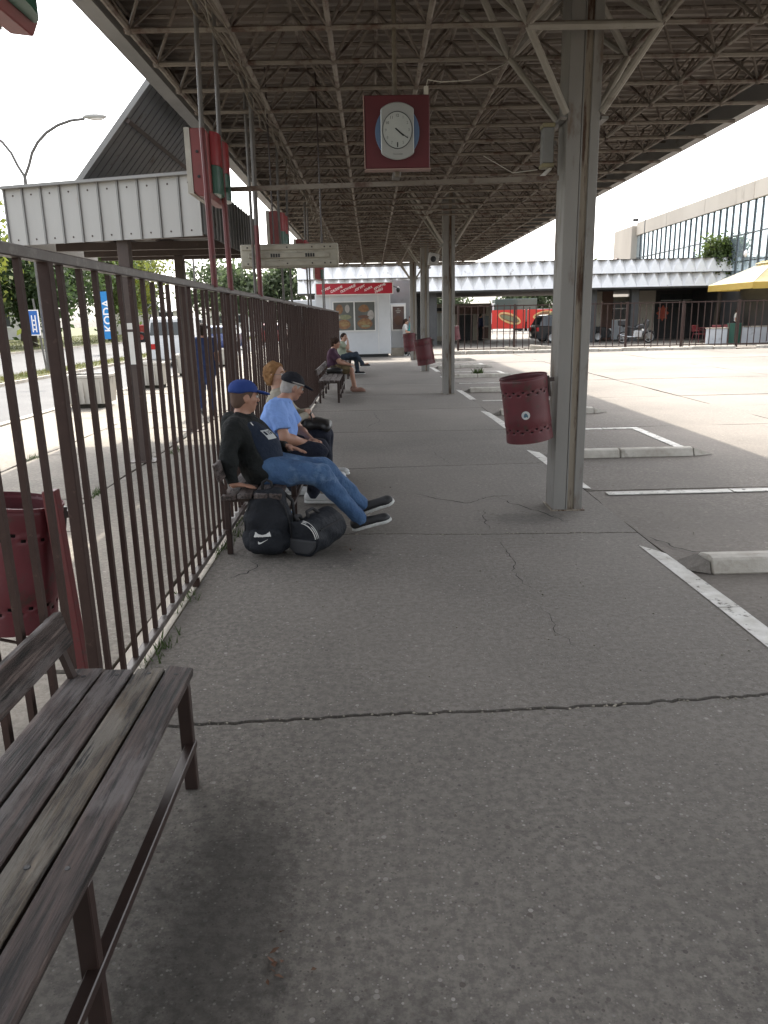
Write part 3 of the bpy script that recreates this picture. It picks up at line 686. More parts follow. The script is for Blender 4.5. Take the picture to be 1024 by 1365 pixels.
# ---------------------------------------------------------------- platform sign boxes on poles above the railing
def sign(y, label, poles, dz=0., L_=.66):
    t = thing('platform_sign', label, 'sign', (-1.2, y, 1.87), 'platform sign boxes over the railing')
    z0, z1, x0, x1 = 2.53+dz, 2.99+dz, -1.295, -1.165
    mb = MB().prism([(x0, z0+.03), (x0+.03, z0), (x1-.02, z0-.01), (x1, z0+.03), (x1, z1-.03), (x1-.03, z1), (x0, z1)], y, y+L_, axis='y')
    c = mb.build('box', 'sign_red', t, bevel=.004)
    MB().box(x0-.042, x0-.001, y-.004, y+L_+.004, z0+.015, z1+.004).build('back_panel', 'sign_white', t)
    # rounded number panel on the platform side: red over green
    arc = [(x1+.001, 0)]; 
    for a in range(0, 181, 20): pass
    def half(za, zb, m, nm):
        for sgn, ya, yb in ((1, y+.05, y+L_*.46), (1, y+L_*.54, y+L_-.04)):
            pts = [(ya, x1+.002)]+[(ya+(yb-ya)*(.5-.5*math.cos(R(a))), x1+.004+.055*math.sin(R(a))) for a in range(10, 171, 20)]+[(yb, x1+.002)]
            MB().prism([(b, a) for a, b in pts], za, zb, axis='z').build(nm, m, c, smooth='auto')
    half(z0+.22, z1-.012, 'sign_red_bright', 'red_panel'); half(z0+.02, z0+.217, 'sign_green', 'green_panel')
    for zz in (z0+.13, z0+.3):
        MB().lathe([(.011, 0), (.011, .004), (0, .005)], 8, frame((-1.25, y-.004, zz), (1, 0, 0), (0, 0, 1))).build('bolt', 'black', t)
    pm = 'pole_red' if y < 9 else 'pole_grey'
    for py in poles:
        MB().tube([(-1.135, py, 1.86), (-1.14, py, 2.5)], .023 if y < 9 else .015, 8).build('pole', pm, t, smooth='auto')
        MB().tube([(-1.14, py, 2.5), (-1.145, py, 2.92)], .02 if y < 9 else .015, 8).build('pole', pm, t, smooth='auto')
        MB().tube([(-1.145, py, 2.92), (-1.12, py, 4.05)], .017, 8).build('pole', 'pole_grey', t, smooth='auto')
    return t
sign(2.05, 'red and green platform sign box nearest the camera, cut by the picture corner', [1.9, 1.2], .1, 1.0)
sign(6.02, 'large red and green sign box left of the clock', [5.73, 6.38])
sign(10.4, 'smaller red and green sign box just above the white lamp housing', [10.2, 11.25])
sign(14.0, 'red sign box whose lower end hangs below the white lamp housing', [14.2, 14.8])
sign(18.4, 'farthest red sign box in front of the kiosk signboard', [18.6, 19.2])
t = thing('support_pole', 'red and grey steel pole crossing in front of the white lamp housing', 'pole', (-1.14, 8.33, 1.86))
MB().tube([(-1.14, 8.1, 1.86), (-1.14, 8.1, 2.55)], .025, 8).build('lower_pole', 'pole_red', t, smooth='auto')
MB().tube([(-1.14, 8.1, 2.55), (-1.12, 8.1, 4.05)], .024, 8).build('upper_pole', 'pole_grey', t, smooth='auto')
MB().tube([(-1.2, 8.16, 1.86), (-1.19, 8.16, 4.05)], .016, 8).build('upper_pole', 'pole_grey', t, smooth='auto')

# hanging lamp housing
lf = thing('lamp_housing', 'long off-white fluorescent lamp housing hung above the railing', 'lamp', (-.84, 8.3, 2.15))
mat('lamp_white', '#a9a496', '#8d8778', 6, .55, dirt='#5a5142', ds=9, dt=.6)
MB().box(-1.345, -.33, 8.26, 8.4, 2.15, 2.385).build('housing', 'lamp_white', lf, bevel=.008)
for z0, z1 in ((2.165, 2.215), (2.325, 2.375)): MB().box(-1.33, -.345, 8.245, 8.259, z0, z1).build('reflector', 'lamp_white', lf, bevel=.004)
MB().box(-1.26, -.42, 8.238, 8.259, 2.245, 2.295).build('tube_cover', 'lamp_white', lf, bevel=.004)
mb = MB()
for x in (-1.03, -.67):
    for i in range(4): mb.box(x+.026*i, x+.026*i+.017, 8.234, 8.2375, 2.252, 2.287)
mb.build('grille', 'black', lf)
for x in (-1.27, -1.2, -.86, -.6, -.47, -.41):
    for z in (2.19, 2.35): MB().lathe([(.009, 0), (.008, .004), (0, .005)], 8, frame((x, 8.244, z), (1, 0, 0), (0, 0, 1))).build('screw', 'dark_iron', lf)
for x in (-1.0, -.5): MB().tube([(x, 8.33, 2.385), (x, 8.33, 4.05)], .008, 6).build('hanger', 'dark_iron', lf)

# ---------------------------------------------------------------- pavement shelter
def rib_panel(x0, y0, x1, y1, z0, z1, n, parent, m='sheet_white', rib='sheet_rib'):
    """sheet of n panels with standing ribs between two ground points; faces to the right of p->q"""
    p = Vector((x0, y0, 0)); q = Vector((x1, y1, 0)); d = (q-p)/n; out = Vector((d.y, -d.x, 0)).normalized()
    for i in range(n):
        a = p+d*i; b = a+d; 
        mb = MB().add([a+Vector((0, 0, z0)), b+Vector((0, 0, z0)), b+Vector((0, 0, z1)), a+Vector((0, 0, z1))], [(0, 1, 2, 3)])
        e = -out*.02
        mb.add([a+e+Vector((0, 0, z0)), b+e+Vector((0, 0, z0)), b+e+Vector((0, 0, z1)), a+e+Vector((0, 0, z1))], [(3, 2, 1, 0)])
        mb.build('panel', m, parent)
        c = a+d.normalized()*.012
        MB().bar(c+out*.012+Vector((0, 0, z0-.005)), c+out*.012+Vector((0, 0, z1+.002)), .02, .018, up=out).build('rib', rib, parent)
        if m == 'sheet_white':
            for zz in (z0+.06, z1-.07): MB().lathe([(.011, 0), (.008, .006), (0, .007)], 6, frame(((a+b)/2+out*.001+Vector((0, 0, zz))), d, (0, 0, 1))).build('screw', 'shelter_steel', parent)
sh = thing('pavement_shelter', 'pavement shelter with white ribbed fascia and dark posts beyond the railing', 'shelter', (-2.8, 8.7, 0))
Pl, Pr = (-4.2, 9.35), (-1.8, 8.62)
rib_panel(Pl[0], Pl[1], Pr[0], Pr[1], 2.52, 3.13, 10, sh)
MB().bar((Pl[0]-.02, Pl[1]-.02, 3.145), (Pr[0]+.02, Pr[1]-.02, 3.145), .1, .03).build('coping', 'fascia_metal', sh)
rib_panel(-1.8, 8.66, -1.78, 12.5, 2.55, 3.13, 18, sh, 'sheet_grey', 'sheet_grey')
rib_panel(-4.3, 12.5, -4.22, 9.4, 2.55, 3.13, 14, sh, 'sheet_white', 'sheet_rib')
for yy in (9.25, 10.6, 11.6, 12.3): MB().box(-3.5 if yy < 10 else -4.15, -1.85, yy-.04, yy+.04, 2.56, 2.66).build('beam', 'shelter_steel', sh)
for xx in (-4.0, -3.4, -2.8, -2.1): MB().box(xx-.03, xx+.03, 9.3, 12.45, 2.665, 2.74).build('purlin', 'shelter_steel', sh)
v = []; yy = 9.35; prof = []
while yy < 12.4: prof += [(yy, 0), (yy+.1, 0), (yy+.12, .03), (yy+.18, .03), (yy+.2, 0)]; yy += .2
for a, dz in prof: v += [(-4.18, a, 2.75+dz), (-1.83, a, 2.75+dz)]
MB().add(v, [(2*i, 2*i+1, 2*i+3, 2*i+2) for i in range(len(prof)-1)]).build('roof_sheet', 'sheet_grey', sh)
for py in (9.08, 11.63):
    MB().box(-2.86, -2.73, py-.065, py+.065, -.02, 2.56).build('post', 'shelter_steel', sh, bevel=.006)
    MB().box(-2.95, -2.64, py-.15, py+.15, -.012, 0.).build('foot_plate', 'shelter_steel', sh)
MB().box(-2.862, -2.728, 9.008, 9.012, 1.15, 1.52).build('notice', 'white', sh); MB().box(-2.84, -2.75, 9.008, 9.012, 1.55, 1.62).build('notice', 'white', sh)
# raised mono-pitch awning between shelter and canopy
aw = thing('link_awning', 'steep dark corrugated awning rising from the shelter to the canopy edge', 'awning', (-3.2, 9.5, 3.1))
a0, a1 = Vector((-3.55, 0, 3.0)), Vector((-2.12, 0, 4.62)); dn = Vector((a1.z-a0.z, 0, -(a1.x-a0.x))).normalized(); n = 22; ya, yb = 9.45, 13.6
for i in range(n):
    y0 = ya+(yb-ya)*i/n; y1 = ya+(yb-ya)*(i+1)/n-.028
    w = [a0+Vector((0, y0, 0)), a1+Vector((0, y0, 0)), a1+Vector((0, y1, 0)), a0+Vector((0, y1, 0))]
    mb = MB().add(w, [(0, 1, 2, 3)])
    e = -dn*.035; ym = y1+.028; mb.add([a0+e+Vector((0, y1, 0)), a1+e+Vector((0, y1, 0)), a1+e+Vector((0, ym, 0)), a0+e+Vector((0, ym, 0))], [(0, 1, 2, 3)])
    mb.add([w[3], w[2], w[2]+e, w[3]+e], [(0, 1, 2, 3)]); mb.add([w[0], w[1], w[1]+e, w[0]+e], [(0, 1, 2, 3)])
    mb.build('sheet_panel', 'sheet_grey', aw)
for tt in (.55, .8, .93):
    c = a0.lerp(a1, tt)+dn*.045; MB().bar(c+Vector((0, ya, 0)), c+Vector((0, yb, 0)), .05, .06, up=dn).build('purlin', 'shelter_steel', aw)
MB().bar(a0+Vector((0, ya-.02, 0)), a1+Vector((0, ya-.02, 0)), .03, .06, up=dn).build('verge_trim', 'fascia_metal', aw)
# ---------------------------------------------------------------- benches
def bench(name, label, y_far, length, nleg=4, worn=False):
    t = thing(name, label, 'bench', (-.86, y_far-length, 0), 'slatted benches along the railing')
    y0, y1 = y_far-length, y_far
    xs = [(-1.075, -.972), (-.962, -.862), (-.848, -.752), (-.742, -.655)]
    for i, (a, b) in enumerate(xs):
        dz = random.uniform(-.002, .003); z = .45+(-.006 if i in (0, 3) else 0)+dz
        Mt = Matrix.Translation(((a+b)/2, 0, z)) @ Matrix.Rotation(R(9 if i == 3 else 0), 4, 'Y') @ Matrix.Translation((-(a+b)/2, 0, -z))
        s = MB().box(a, b, y0-.01*random.random(), y1+.012*random.uniform(-1, 1), z-.034, z, Mt).build('slat', 'bench_wood_worn' if (worn and i == 2) else 'bench_wood', t, bevel=.004)
        s.rotation_euler.z = 0
        for k in range(nleg):
            yy = y1-.055-(length-.12)*k/(nleg-1)
            MB().lathe([(.0085, 0), (.007, .002), (0, .0022)], 8, Matrix.Translation(((a+b)/2+random.uniform(-.01, .01), yy, z))).build('bolt', 'black', s)
    mbk = Matrix.Translation((-1.09, 0, .605)) @ Matrix.Rotation(R(-14), 4, 'Y')
    MB().box(-.016, .016, y0-.01, y1+.0, -.062, .062, mbk).build('backrest', 'bench_wood', t, bevel=.005)
    for k in range(nleg):
        yy = y1-.055-(length-.12)*k/(nleg-1)
        fr = MB().box(-.705, -.66, yy-.016, yy+.016, 0, .41).build('leg', 'dark_iron', t, bevel=.003)
        MB().box(-1.07, -1.03, yy-.016, yy+.016, 0, .41).build('leg', 'dark_iron', t, bevel=.003)
        MB().box(-1.068, -.662, yy-.014, yy+.014, .385, .409).build('seat_bearer', 'dark_iron', t)
        MB().bar((-1.045, yy, .40), (-1.115, yy, .66), .03, .02, up=(1, 0, 0)).build('back_support', 'dark_iron', t)
    MB().box(-.69, -.655, y0+.03, y1-.04, .155, .185).build('stretcher', 'dark_iron', t, bevel=.003)
    MB().box(-1.07, -1.04, y0+.03, y1-.04, .155, .185).build('stretcher', 'dark_iron', t, bevel=.003)
    return t
bench('slatted_bench', 'empty weathered bench in the left foreground', 2.43, 2.95, worn=True)
bench('slatted_bench', 'bench where the man in the blue cap sits', 8.15, 3.05)
bench('slatted_bench', 'bench farther along the railing with the woman in purple', 18.0, 3.05)
bench('slatted_bench', 'last bench before the kiosk, under the person in pale green', 24.0, 3.0)

# ---------------------------------------------------------------- litter bins
def bin_mesh(sticker):
    t = thing('litter_bin', 'x', 'litter bin', (0, 0, 0), 'perforated red litter bins')
    n = 60; r = .188; H = .52
    rows = [0, .02, .072, .084, .098, .106, .120, .126, .128, .14, .2, .3, .378, .390, .404, .412, .426, .432, .434, .446, .50, .52]
    v = []; f = []
    for z in rows:
        rr = r+(.004 if z in (.0, .02, .075, .14, .38, .446, .50, .52) else 0)
        for k in range(n): a = 2*math.pi*k/n; v.append((rr*math.cos(a), rr*math.sin(a), z))
    hole = {3: 0, 5: 1, 13: 0, 15: 1}
    for i in range(len(rows)-1):
        for k in range(n):
            if i in hole and (k+hole[i]*2) % 4 in (0,): continue
            if i in hole and (k % 15) == 0: pass
            k2 = (k+1) % n; f.append((i*n+k, i*n+k2, (i+1)*n+k2, (i+1)*n+k))
    f.append(tuple(range(n)))
    b = MB().add(v, f).build('drum', 'bin_red', t, smooth='auto')
    so_ = b.modifiers.new('thick', 'SOLIDIFY'); so_.thickness = .003
    MB().lathe([(r+.001, .515), (r+.007, .517), (r+.007, .527), (r+.001, .529)], 40, closed=True).build('rim', 'bin_red', b, smooth='auto')
    MB().lathe([(0, .02), (.172, .02), (.172, .45), (.165, .45), (.165, .03), (0, .03)], 30).build('shade_drum', 'bin_shade', t)  # added near-black inner drum: its colour paints shade behind the holes
    MB().box(-.012, .012, -.01, .01, -.03, -.001).build('catch', 'bin_red', t)
    if sticker:
        Ms = Matrix.Rotation(R(-104), 4, 'Z')
        pts = [(.034*math.cos(2*math.pi*k/20), .235+.034*math.sin(2*math.pi*k/20)) for k in range(20)]
        v = [Ms @ Vector((r+.0035-(y*y)/(2*r), y, z)) for y, z in pts]; st = MB().add(v, [tuple(range(20))]).build('sticker', 'sticker', t)
        pts = [(-.018, .222), (-.006, .218), (.004, .222), (.016, .214), (.018, .232), (.008, .25), (.0, .254), (-.01, .248)]
        v = [Ms @ Vector((r+.005-(y*y)/(2*r), y, z)) for y, z in pts]; MB().add(v, [tuple(range(8))]).build('print', 'sticker_ink', st)
    # hinge bracket on the +x side
    MB().box(r+.004, r+.02, -.03, .03, .33, .5).build('bracket', 'dark_iron', t); MB().box(r+.021, r+.06, -.018, .018, .45, .48).build('hinge', 'dark_iron', t)
    return t
def put_bin(t, x, y, z, tilt, rz, label):
    t.location = (x, y, z); t.rotation_euler = (R(1.5), R(tilt), R(rz)); t['label'] = label; return t
b0 = bin_mesh(True); b1 = bin_mesh(False)
put_bin(b0, 1.30, 6.2, .615, -8, 0, 'dark red perforated bin with round white sticker on the first pillar')
b2, b3, b4 = copy_tree(b1), copy_tree(b1), copy_tree(b1)
put_bin(b1, 1.16, 16.3, .645, -10, 0, 'red perforated bin hung on the second pillar')
put_bin(b2, 1.17, 23.4, .62, -4, 0, 'red bin on the third pillar, in front of the two standing women')
put_bin(b3, 3.32, 30.4, .72, 8, 180, 'small distant red bin just right of the second pillar')
put_bin(b4, -1.57, 3.0, .40, 9, 40, 'red perforated bin behind the railing beside the foreground bench')
t = thing('bin_post', 'flat red post carrying the bin behind the railing', 'post', (-1.28, 2.95, 0))
MB().bar((-1.27, 2.97, -.02), (-1.30, 2.95, .98), .055, .05, up=(0, 1, 0)).build('post', 'pole_red', t, bevel=.004)
MB().tube([(-1.3, 3.05, .45), (-1.42, 2.98, .36), (-1.52, 2.94, .33), (-1.62, 2.93, .36), (-1.66, 2.93, .42)], .008, 6).build('hoop', 'dark_iron', t)
t = thing('bin_post', 'thin grey post carrying the small distant red bin', 'post', (3.08, 30.4, 0))
MB().bar((3.08, 30.4, -.02), (3.08, 30.4, 1.3), .05, .05).build('post', 'steel_grey', t)
for i, yc in enumerate(COLS[:3]):
    pass

# ---------------------------------------------------------------- kerb dividers between the bus bays
ORD = ['nearest', 'second', 'third', 'fourth', 'fifth', 'sixth', 'seventh']
def kerb_divider(k, y):
    t = thing('kerb_divider', ORD[k]+' white painted kerb divider counted from the camera', 'kerb', (2.1, y, 0), 'white kerb dividers between the bus bays')
    x = 2.13
    for i, ln in enumerate((.72, .86) if k else (.95, .7)):
        a, b = x+.006, x+ln-.006
        MB().prism([(y-.09, -.01), (y+.16, -.01), (y+.15, .07), (y+.02, .095), (y-.05, .088)], a, b, axis='x').build('kerb_stone', 'kerb_paint', t, bevel=.012); x += ln
    # sloping end stones
    MB().add([(x, y-.09, 0), (x, y+.16, 0), (x, y+.15, .07), (x, y-.05, .088), (x+.24, y-.02, 0), (x+.2, y+.22, 0)], [(0, 1, 2, 3), (3, 2, 5, 4), (0, 3, 4), (1, 5, 2), (0, 4, 5, 1)]).build('end_stone', 'kerb_paint', t)
    MB().add([(2.125, y-.09, 0), (2.125, y+.16, 0), (2.125, y+.15, .06), (2.125, y-.05, .07), (2.0, y-.0, .0), (2.02, y+.2, .0)], [(3, 2, 1, 0), (4, 5, 2, 3), (4, 3, 0), (2, 5, 1), (1, 5, 4, 0)]).build('end_stone', M_plat, t)
for k in range(7): kerb_divider(k, 4.58+4.03*k)
# kerb row along the far side of the apron
t = thing('far_kerb', 'row of broken white kerb stones at the far edge of the sunlit apron', 'kerb', (10, 33.6, 0))
x = 3.2
while x < 24:
    ln = random.uniform(.9, 1.1)
    if random.random() > .12: MB().box(x, x+ln-.04, 33.5+random.uniform(-.05, .05), 33.75, -.05, random.uniform(.1, .15), Matrix.Rotation(0, 4, 'Z')).build('kerb_stone', 'kerb_paint', t, bevel=.02)
    x += ln

# ---------------------------------------------------------------- people
mat('skin', (.42, .235, .165), (.36, .185, .125), 14, .5, b=.08, bs=90); mat('skin_pale', (.48, .3, .22), (.42, .24, .175), 14, .5)
mat('eye_white', (.6, .58, .55), r=.3); mat('iris', (.03, .02, .015), r=.2); mat('lip', (.3, .12, .1), r=.5)
def cloth(name, c, c2, bs=140, b=.25): return mat(name, c, c2, 9, .85, b=.75 if bs > 100 else b, bs=15 if bs > 100 else bs, bd=.035 if bs > 100 else .01, spec=.25)
cloth('hoodie_black', (.010, .012, .012), (.016, .018, .018)); cloth('tee_navy', (.012, .02, .038), (.018, .026, .045)); 
mat('denim', (.032, .075, .17), (.065, .135, .26), 7, .85, b=.75, bs=15, bd=.035, dirt=(.15, .235, .36), ds=4.5, dt=.55, dw=.16)
cloth('cap_blue', (.022, .05, .2), (.03, .06, .23), 90, .2); cloth('shirt_blue', (.20, .34, .72), (.24, .39, .78)); cloth('trouser_navy', (.012, .015, .028), (.02, .023, .036))
cloth('cap_black', (.012, .013, .018), (.018, .019, .025)); cloth('beige_knit', (.4, .37, .3), (.33, .3, .24)); cloth('cloth_white', (.62, .62, .6), (.55, .55, .54))
cloth('purple_top', (.085, .04, .07), (.06, .03, .05)); cloth('shorts_print', (.22, .17, .09), (.06, .045, .03), b=.1); cloth('sage_top', (.26, .3, .22), (.34, .37, .29)); cloth('jeans_dark', (.03, .042, .06), (.045, .06, .08))
cloth('black_cloth', (.012, .012, .013), (.02, .02, .022)); cloth('turquoise', (.03, .3, .33), (.04, .36, .38)); cloth('vest_navy', (.018, .02, .05), (.025, .03, .06)); cloth('navy_work', (.02, .032, .085), (.028, .042, .1))
cloth('hair_stubble', (.13, .085, .065), (.1, .065, .05), 90, .5); cloth('hair_dark', (.018, .012, .009), (.03, .02, .015), 60, .8); cloth('hair_blond', (.3, .165, .07), (.19, .095, .04), 60, .9); cloth('hair_grey', (.42, .4, .37), (.34, .32, .3), 60, .8); cloth('hair_red', (.1, .02, .02), (.07, .015, .015), 60, .8); cloth('hair_brown', (.05, .028, .02), (.035, .02, .014), 60, .8)
mat('shoe_black', (.014, .014, .015), (.022, .022, .023), 20, .55); mat('shoe_white', (.58, .58, .57), (.5, .5, .49), 12, .5); mat('sole_white', (.62, .62, .6), (.5, .5, .48), 12, .55); mat('slipper', (.3, .17, .13), (.25, .14, .1), 9, .6)
mat('glasses', (.55, .55, .55), r=.2, m=.6)
A = np.array
def nz(v): v = np.asarray(v, float); return v/np.linalg.norm(v)
def add_hand(pr, wr, d, up, side, curl=.25, s=1., k=.006, spread=.16):
    """palm, four bent fingers of different length and a thumb leaving the side of the palm"""
    d = nz(d); up = nz(np.asarray(up, float)-d*np.dot(up, d)); lat = np.cross(d, up)*side     # lat points to the thumb side
    pc = wr+d*.045*s
    pr.append(ell(pc, (.040*s, .050*s, .017*s), basis(lat, d), .012))
    for i, (ln, o) in enumerate(((.072, .03), (.080, .010), (.075, -.010), (.058, -.028))):
        b = wr+d*.082*s+lat*o*s; dd = nz(d+lat*(o/.03)*spread)
        p1 = b+dd*ln*.45*s-up*.004; c2 = nz(dd*math.cos(curl*1.6)-up*math.sin(curl*1.6)); p2 = p1+c2*ln*.33*s; c3 = nz(dd*math.cos(curl*2.8)-up*math.sin(curl*2.8)); p3 = p2+c3*ln*.25*s
        pr += [cap(b, p1, .0092*s, .0088*s, k), cap(p1, p2, .0088*s, .008*s, k), cap(p2, p3, .008*s, .007*s, k)]
    t0 = wr+d*.028*s+lat*.032*s; t1 = t0+nz(d*.7+lat*.75-up*.15)*.04*s; t2 = t1+nz(d*.95+lat*.25-up*.3)*.032*s
    pr += [cap(t0, t1, .0125*s, .0105*s, .01), cap(t1, t2, .0102*s, .0085*s, k)]
def person(name, label, J, top, bottom, shoes, hair, skin='skin', res=.009, sleeve='short', leg=1.0, build=1., neckcut=True, group=None, face=True, hands=None, hood=None, belly=0., loc=None, curl=.3, bustle=0., hairstyle='short', topcut=None, skirt=None, footup=None):
    J = {k: np.asarray(v, float) for k, v in J.items()}
    root = thing(name, label, 'person', tuple(loc if loc is not None else (J['pel'][0], J['pel'][1], 0)), group)
    f = nz(J['f']); u0 = nz(J.get('u', A((0, 0, 1)))); lat = nz(np.cross(f, u0)); u = np.cross(lat, f); h = J['head']     # lat: the person's right... of the view along f
    HB = basis(lat, f)
    B = build
    shL, shR = J['shL'], J['shR']; slat = nz(shR-shL); spine = nz((shL+shR)/2-J['pel']); sf = nz(np.cross(spine, slat)); 
    if np.dot(sf, J['tf']) < 0: sf = -sf
    TB = basis(slat, sf); mid = (shL+shR)/2
    chest = J['pel']*.28+mid*.72; waist = J['pel']*.62+mid*.38
    sw = np.linalg.norm(shR-shL)/2
    def torso(e, k=.05):
        return [ell(J['pel'], (.165*B+e, .125*B+e, .13+e), TB, k), ell(waist+sf*(.012+belly*.55), (.145*B+e+belly*.4, .105*B+e+belly, .15+e), TB, k), ell(chest-sf*.005, (.155*B+e, .11*B+e, .15+e), TB, k),
                cap(shL*.93+shR*.07-spine*.02, shR*.93+shL*.07-spine*.02, .062*B+e, None, k), cap(mid-spine*.02, J['neck'], .07+e*.8, .05+e*.5, k)]
    body = torso(0.)
    body += [cap(J['neck']-u*.02, h-u*.06-f*.012, .056*B**.5, .052, .025),
             ell(h+u*.012-f*.008, (.074, .094, .103), HB, .02), ell(h-u*.052+f*.022, (.056, .068, .062), HB, .025), ell(h-u*.085+f*.055, (.03, .03, .026), HB, .02)]
    if face:
        body += [cap(h+f*.088+u*.012, h+f*.108-u*.022, .010, .0145, .012), ell(h+f*.078+u*.028, (.05, .018, .012), HB, .012), ell(h+f*.085-u*.052, (.024, .014, .01), HB, .01)]
        for s in (-1, 1): body += [ell(h+lat*s*.076-f*.006-u*.012, (.011, .02, .032), HB, .006), ell(h+lat*s*.04+f*.062-u*.022, (.026, .022, .022), HB, .02)]
    for S_ in 'LR':
        sh_, el, wr = J['sh'+S_], J['el'+S_], J['wr'+S_]
        body += [cap(sh_, el, .05*B, .041*B**.5, .03), cap(el, wr, .041*B**.5, .028, .02), ell(el*.68+wr*.32, (.043*B**.5,)*2+(.07,), basis(nz(np.cross(nz(wr-el), (.3, .5, .8))), np.cross(nz(wr-el), nz(np.cross(nz(wr-el), (.3, .5, .8))))), .02)]
        hd = J.get('hd'+S_, wr-el); hu = J.get('hu'+S_, A((0, 0, 1.)))
        add_hand(body, wr, hd, hu, 1 if S_ == 'L' else -1, J.get('cu'+S_, curl) if not hasattr(J.get('cu'+S_, curl), '__len__') else curl)
        hip, kn, an, to = J['hip'+S_], J['kn'+S_], J['an'+S_], J['to'+S_]
        body += [cap(hip, kn, .085*B, .056*B**.5, .04), cap(kn, an, .054*B**.5, .036, .02), ell(kn*.7+an*.3, (.05, .05, .09), basis(slat, nz(np.cross(nz(an-kn), slat))), .02), cap(an+(0, 0, -.025), to, .03, .022, .02)]
    bo = sdf_obj('body', body, skin, root, res, .02)
    # clothing
    e = .016
    tp = torso(e)
    for S_ in 'LR':
        sh_, el, wr = J['sh'+S_], J['el'+S_], J['wr'+S_]
        if sleeve == 'long':
            d = nz(wr-el); tp += [cap(sh_, el, .064*B, .054*B, .03), cap(el, wr, .054*B, .042, .03, ((wr-d*.005, d),))]
        elif sleeve == 'short':
            d = nz(el-sh_); tp += [cap(sh_-d*.02, sh_+d*(np.linalg.norm(el-sh_)*.9), .066*B, .066*B, .03, ((sh_+d*np.linalg.norm(el-sh_)*.72, d),))]
        elif sleeve == 'cap':
            d = nz(el-sh_); tp += [cap(sh_-d*.02, sh_+d*.1, .066*B, .062*B, .03, ((sh_+d*.07, d),))]
    gc = [(J['neck']+spine*(.022 if topcut is None else .05), nz(spine*1-sf*.15))]
    topo = None
    if topcut is None:
        topo = sdf_obj('top', tp, top, root, res, .03, folds=.0062, ffreq=23, gcuts=gc, seed=len(label))
    else:
        inner, plane = topcut
        ti = torso(e*.6); sdf_obj('undershirt', ti, inner, root, res, .03, folds=.003, ffreq=19, gcuts=gc, seed=3)
        tp2 = [p if p[0] != 'e' else ell(p[1], p[2]+.012, p[3], p[5]) for p in tp]
        topo = sdf_obj('jacket', tp2, top, root, res, .03, folds=.007, ffreq=21, gcuts=gc+[plane], seed=5)
    bt = [ell(J['pel'], (.175*B, .138*B, .135), TB, .05, ((J['pel']+spine*.09, spine),))]
    for S_ in 'LR':
        hip, kn, an = J['hip'+S_], J['kn'+S_], J['an'+S_]
        if leg >= .99: d = nz(an-kn); bt += [cap(hip, kn, .1*B, .073*B**.5, .04), cap(kn, an+d*.03, .072*B**.5, .056, .03, ((an+d*.018, d),))]
        elif leg > .5: d = nz(an-kn); q = kn+(an-kn)*(leg*2-1); bt += [cap(hip, kn, .1*B, .073, .04), cap(kn, q+d*.05, .072, .06, .03, ((q, d),))]
        else: d = nz(kn-hip); q = hip+(kn-hip)*leg*2; bt += [cap(hip, q+d*.05, .105*B, .085*B, .05, ((q, d),))]
    sdf_obj('trousers', bt, bottom, root, res, .03, folds=.0065, ffreq=26, seed=len(label)+2)
    # shoes
    for S_ in 'LR':
        an, to = J['an'+S_], J['to'+S_]; d = nz(to-an); fu = nz(J.get('fu'+S_, (0, 0, 1.))); fd = nz(d-fu*np.dot(d, fu)); fl = np.cross(fd, fu)
        heel = an-fd*.035; base = an-fu*(.075); Lf = np.dot(to-heel, fd)+.04
        c0 = base-fd*.035+fu*.045; c1 = base+fd*(Lf-.07)+fu*.035
        sp = [cap(c0, c1, .043, .038, .02), cap(c0+fu*.01, an+fu*.03, .047, .047, .03, ((an+fu*.034, fu),)), ell(base+fd*(Lf-.07)+fu*.03, (.046, .055, .036), np.array([fl, fd, fu]), .02)]
        so_ = sdf_obj('shoe', sp, shoes[0], root, min(res, .008), .02, gcuts=[(base+fu*.024, -fu)])
        sl_ = [cap(base-fd*.04+fu*.01, base+fd*(Lf-.06)+fu*.01, .047, .045, .01), ell(base+fd*(Lf-.07)+fu*.01, (.05, .06, .04), np.array([fl, fd, fu]), .01)]
        sdf_obj('sole', sl_, shoes[1], so_, min(res, .008), .01, gcuts=[(base+fu*.025, fu), (base, -fu)])
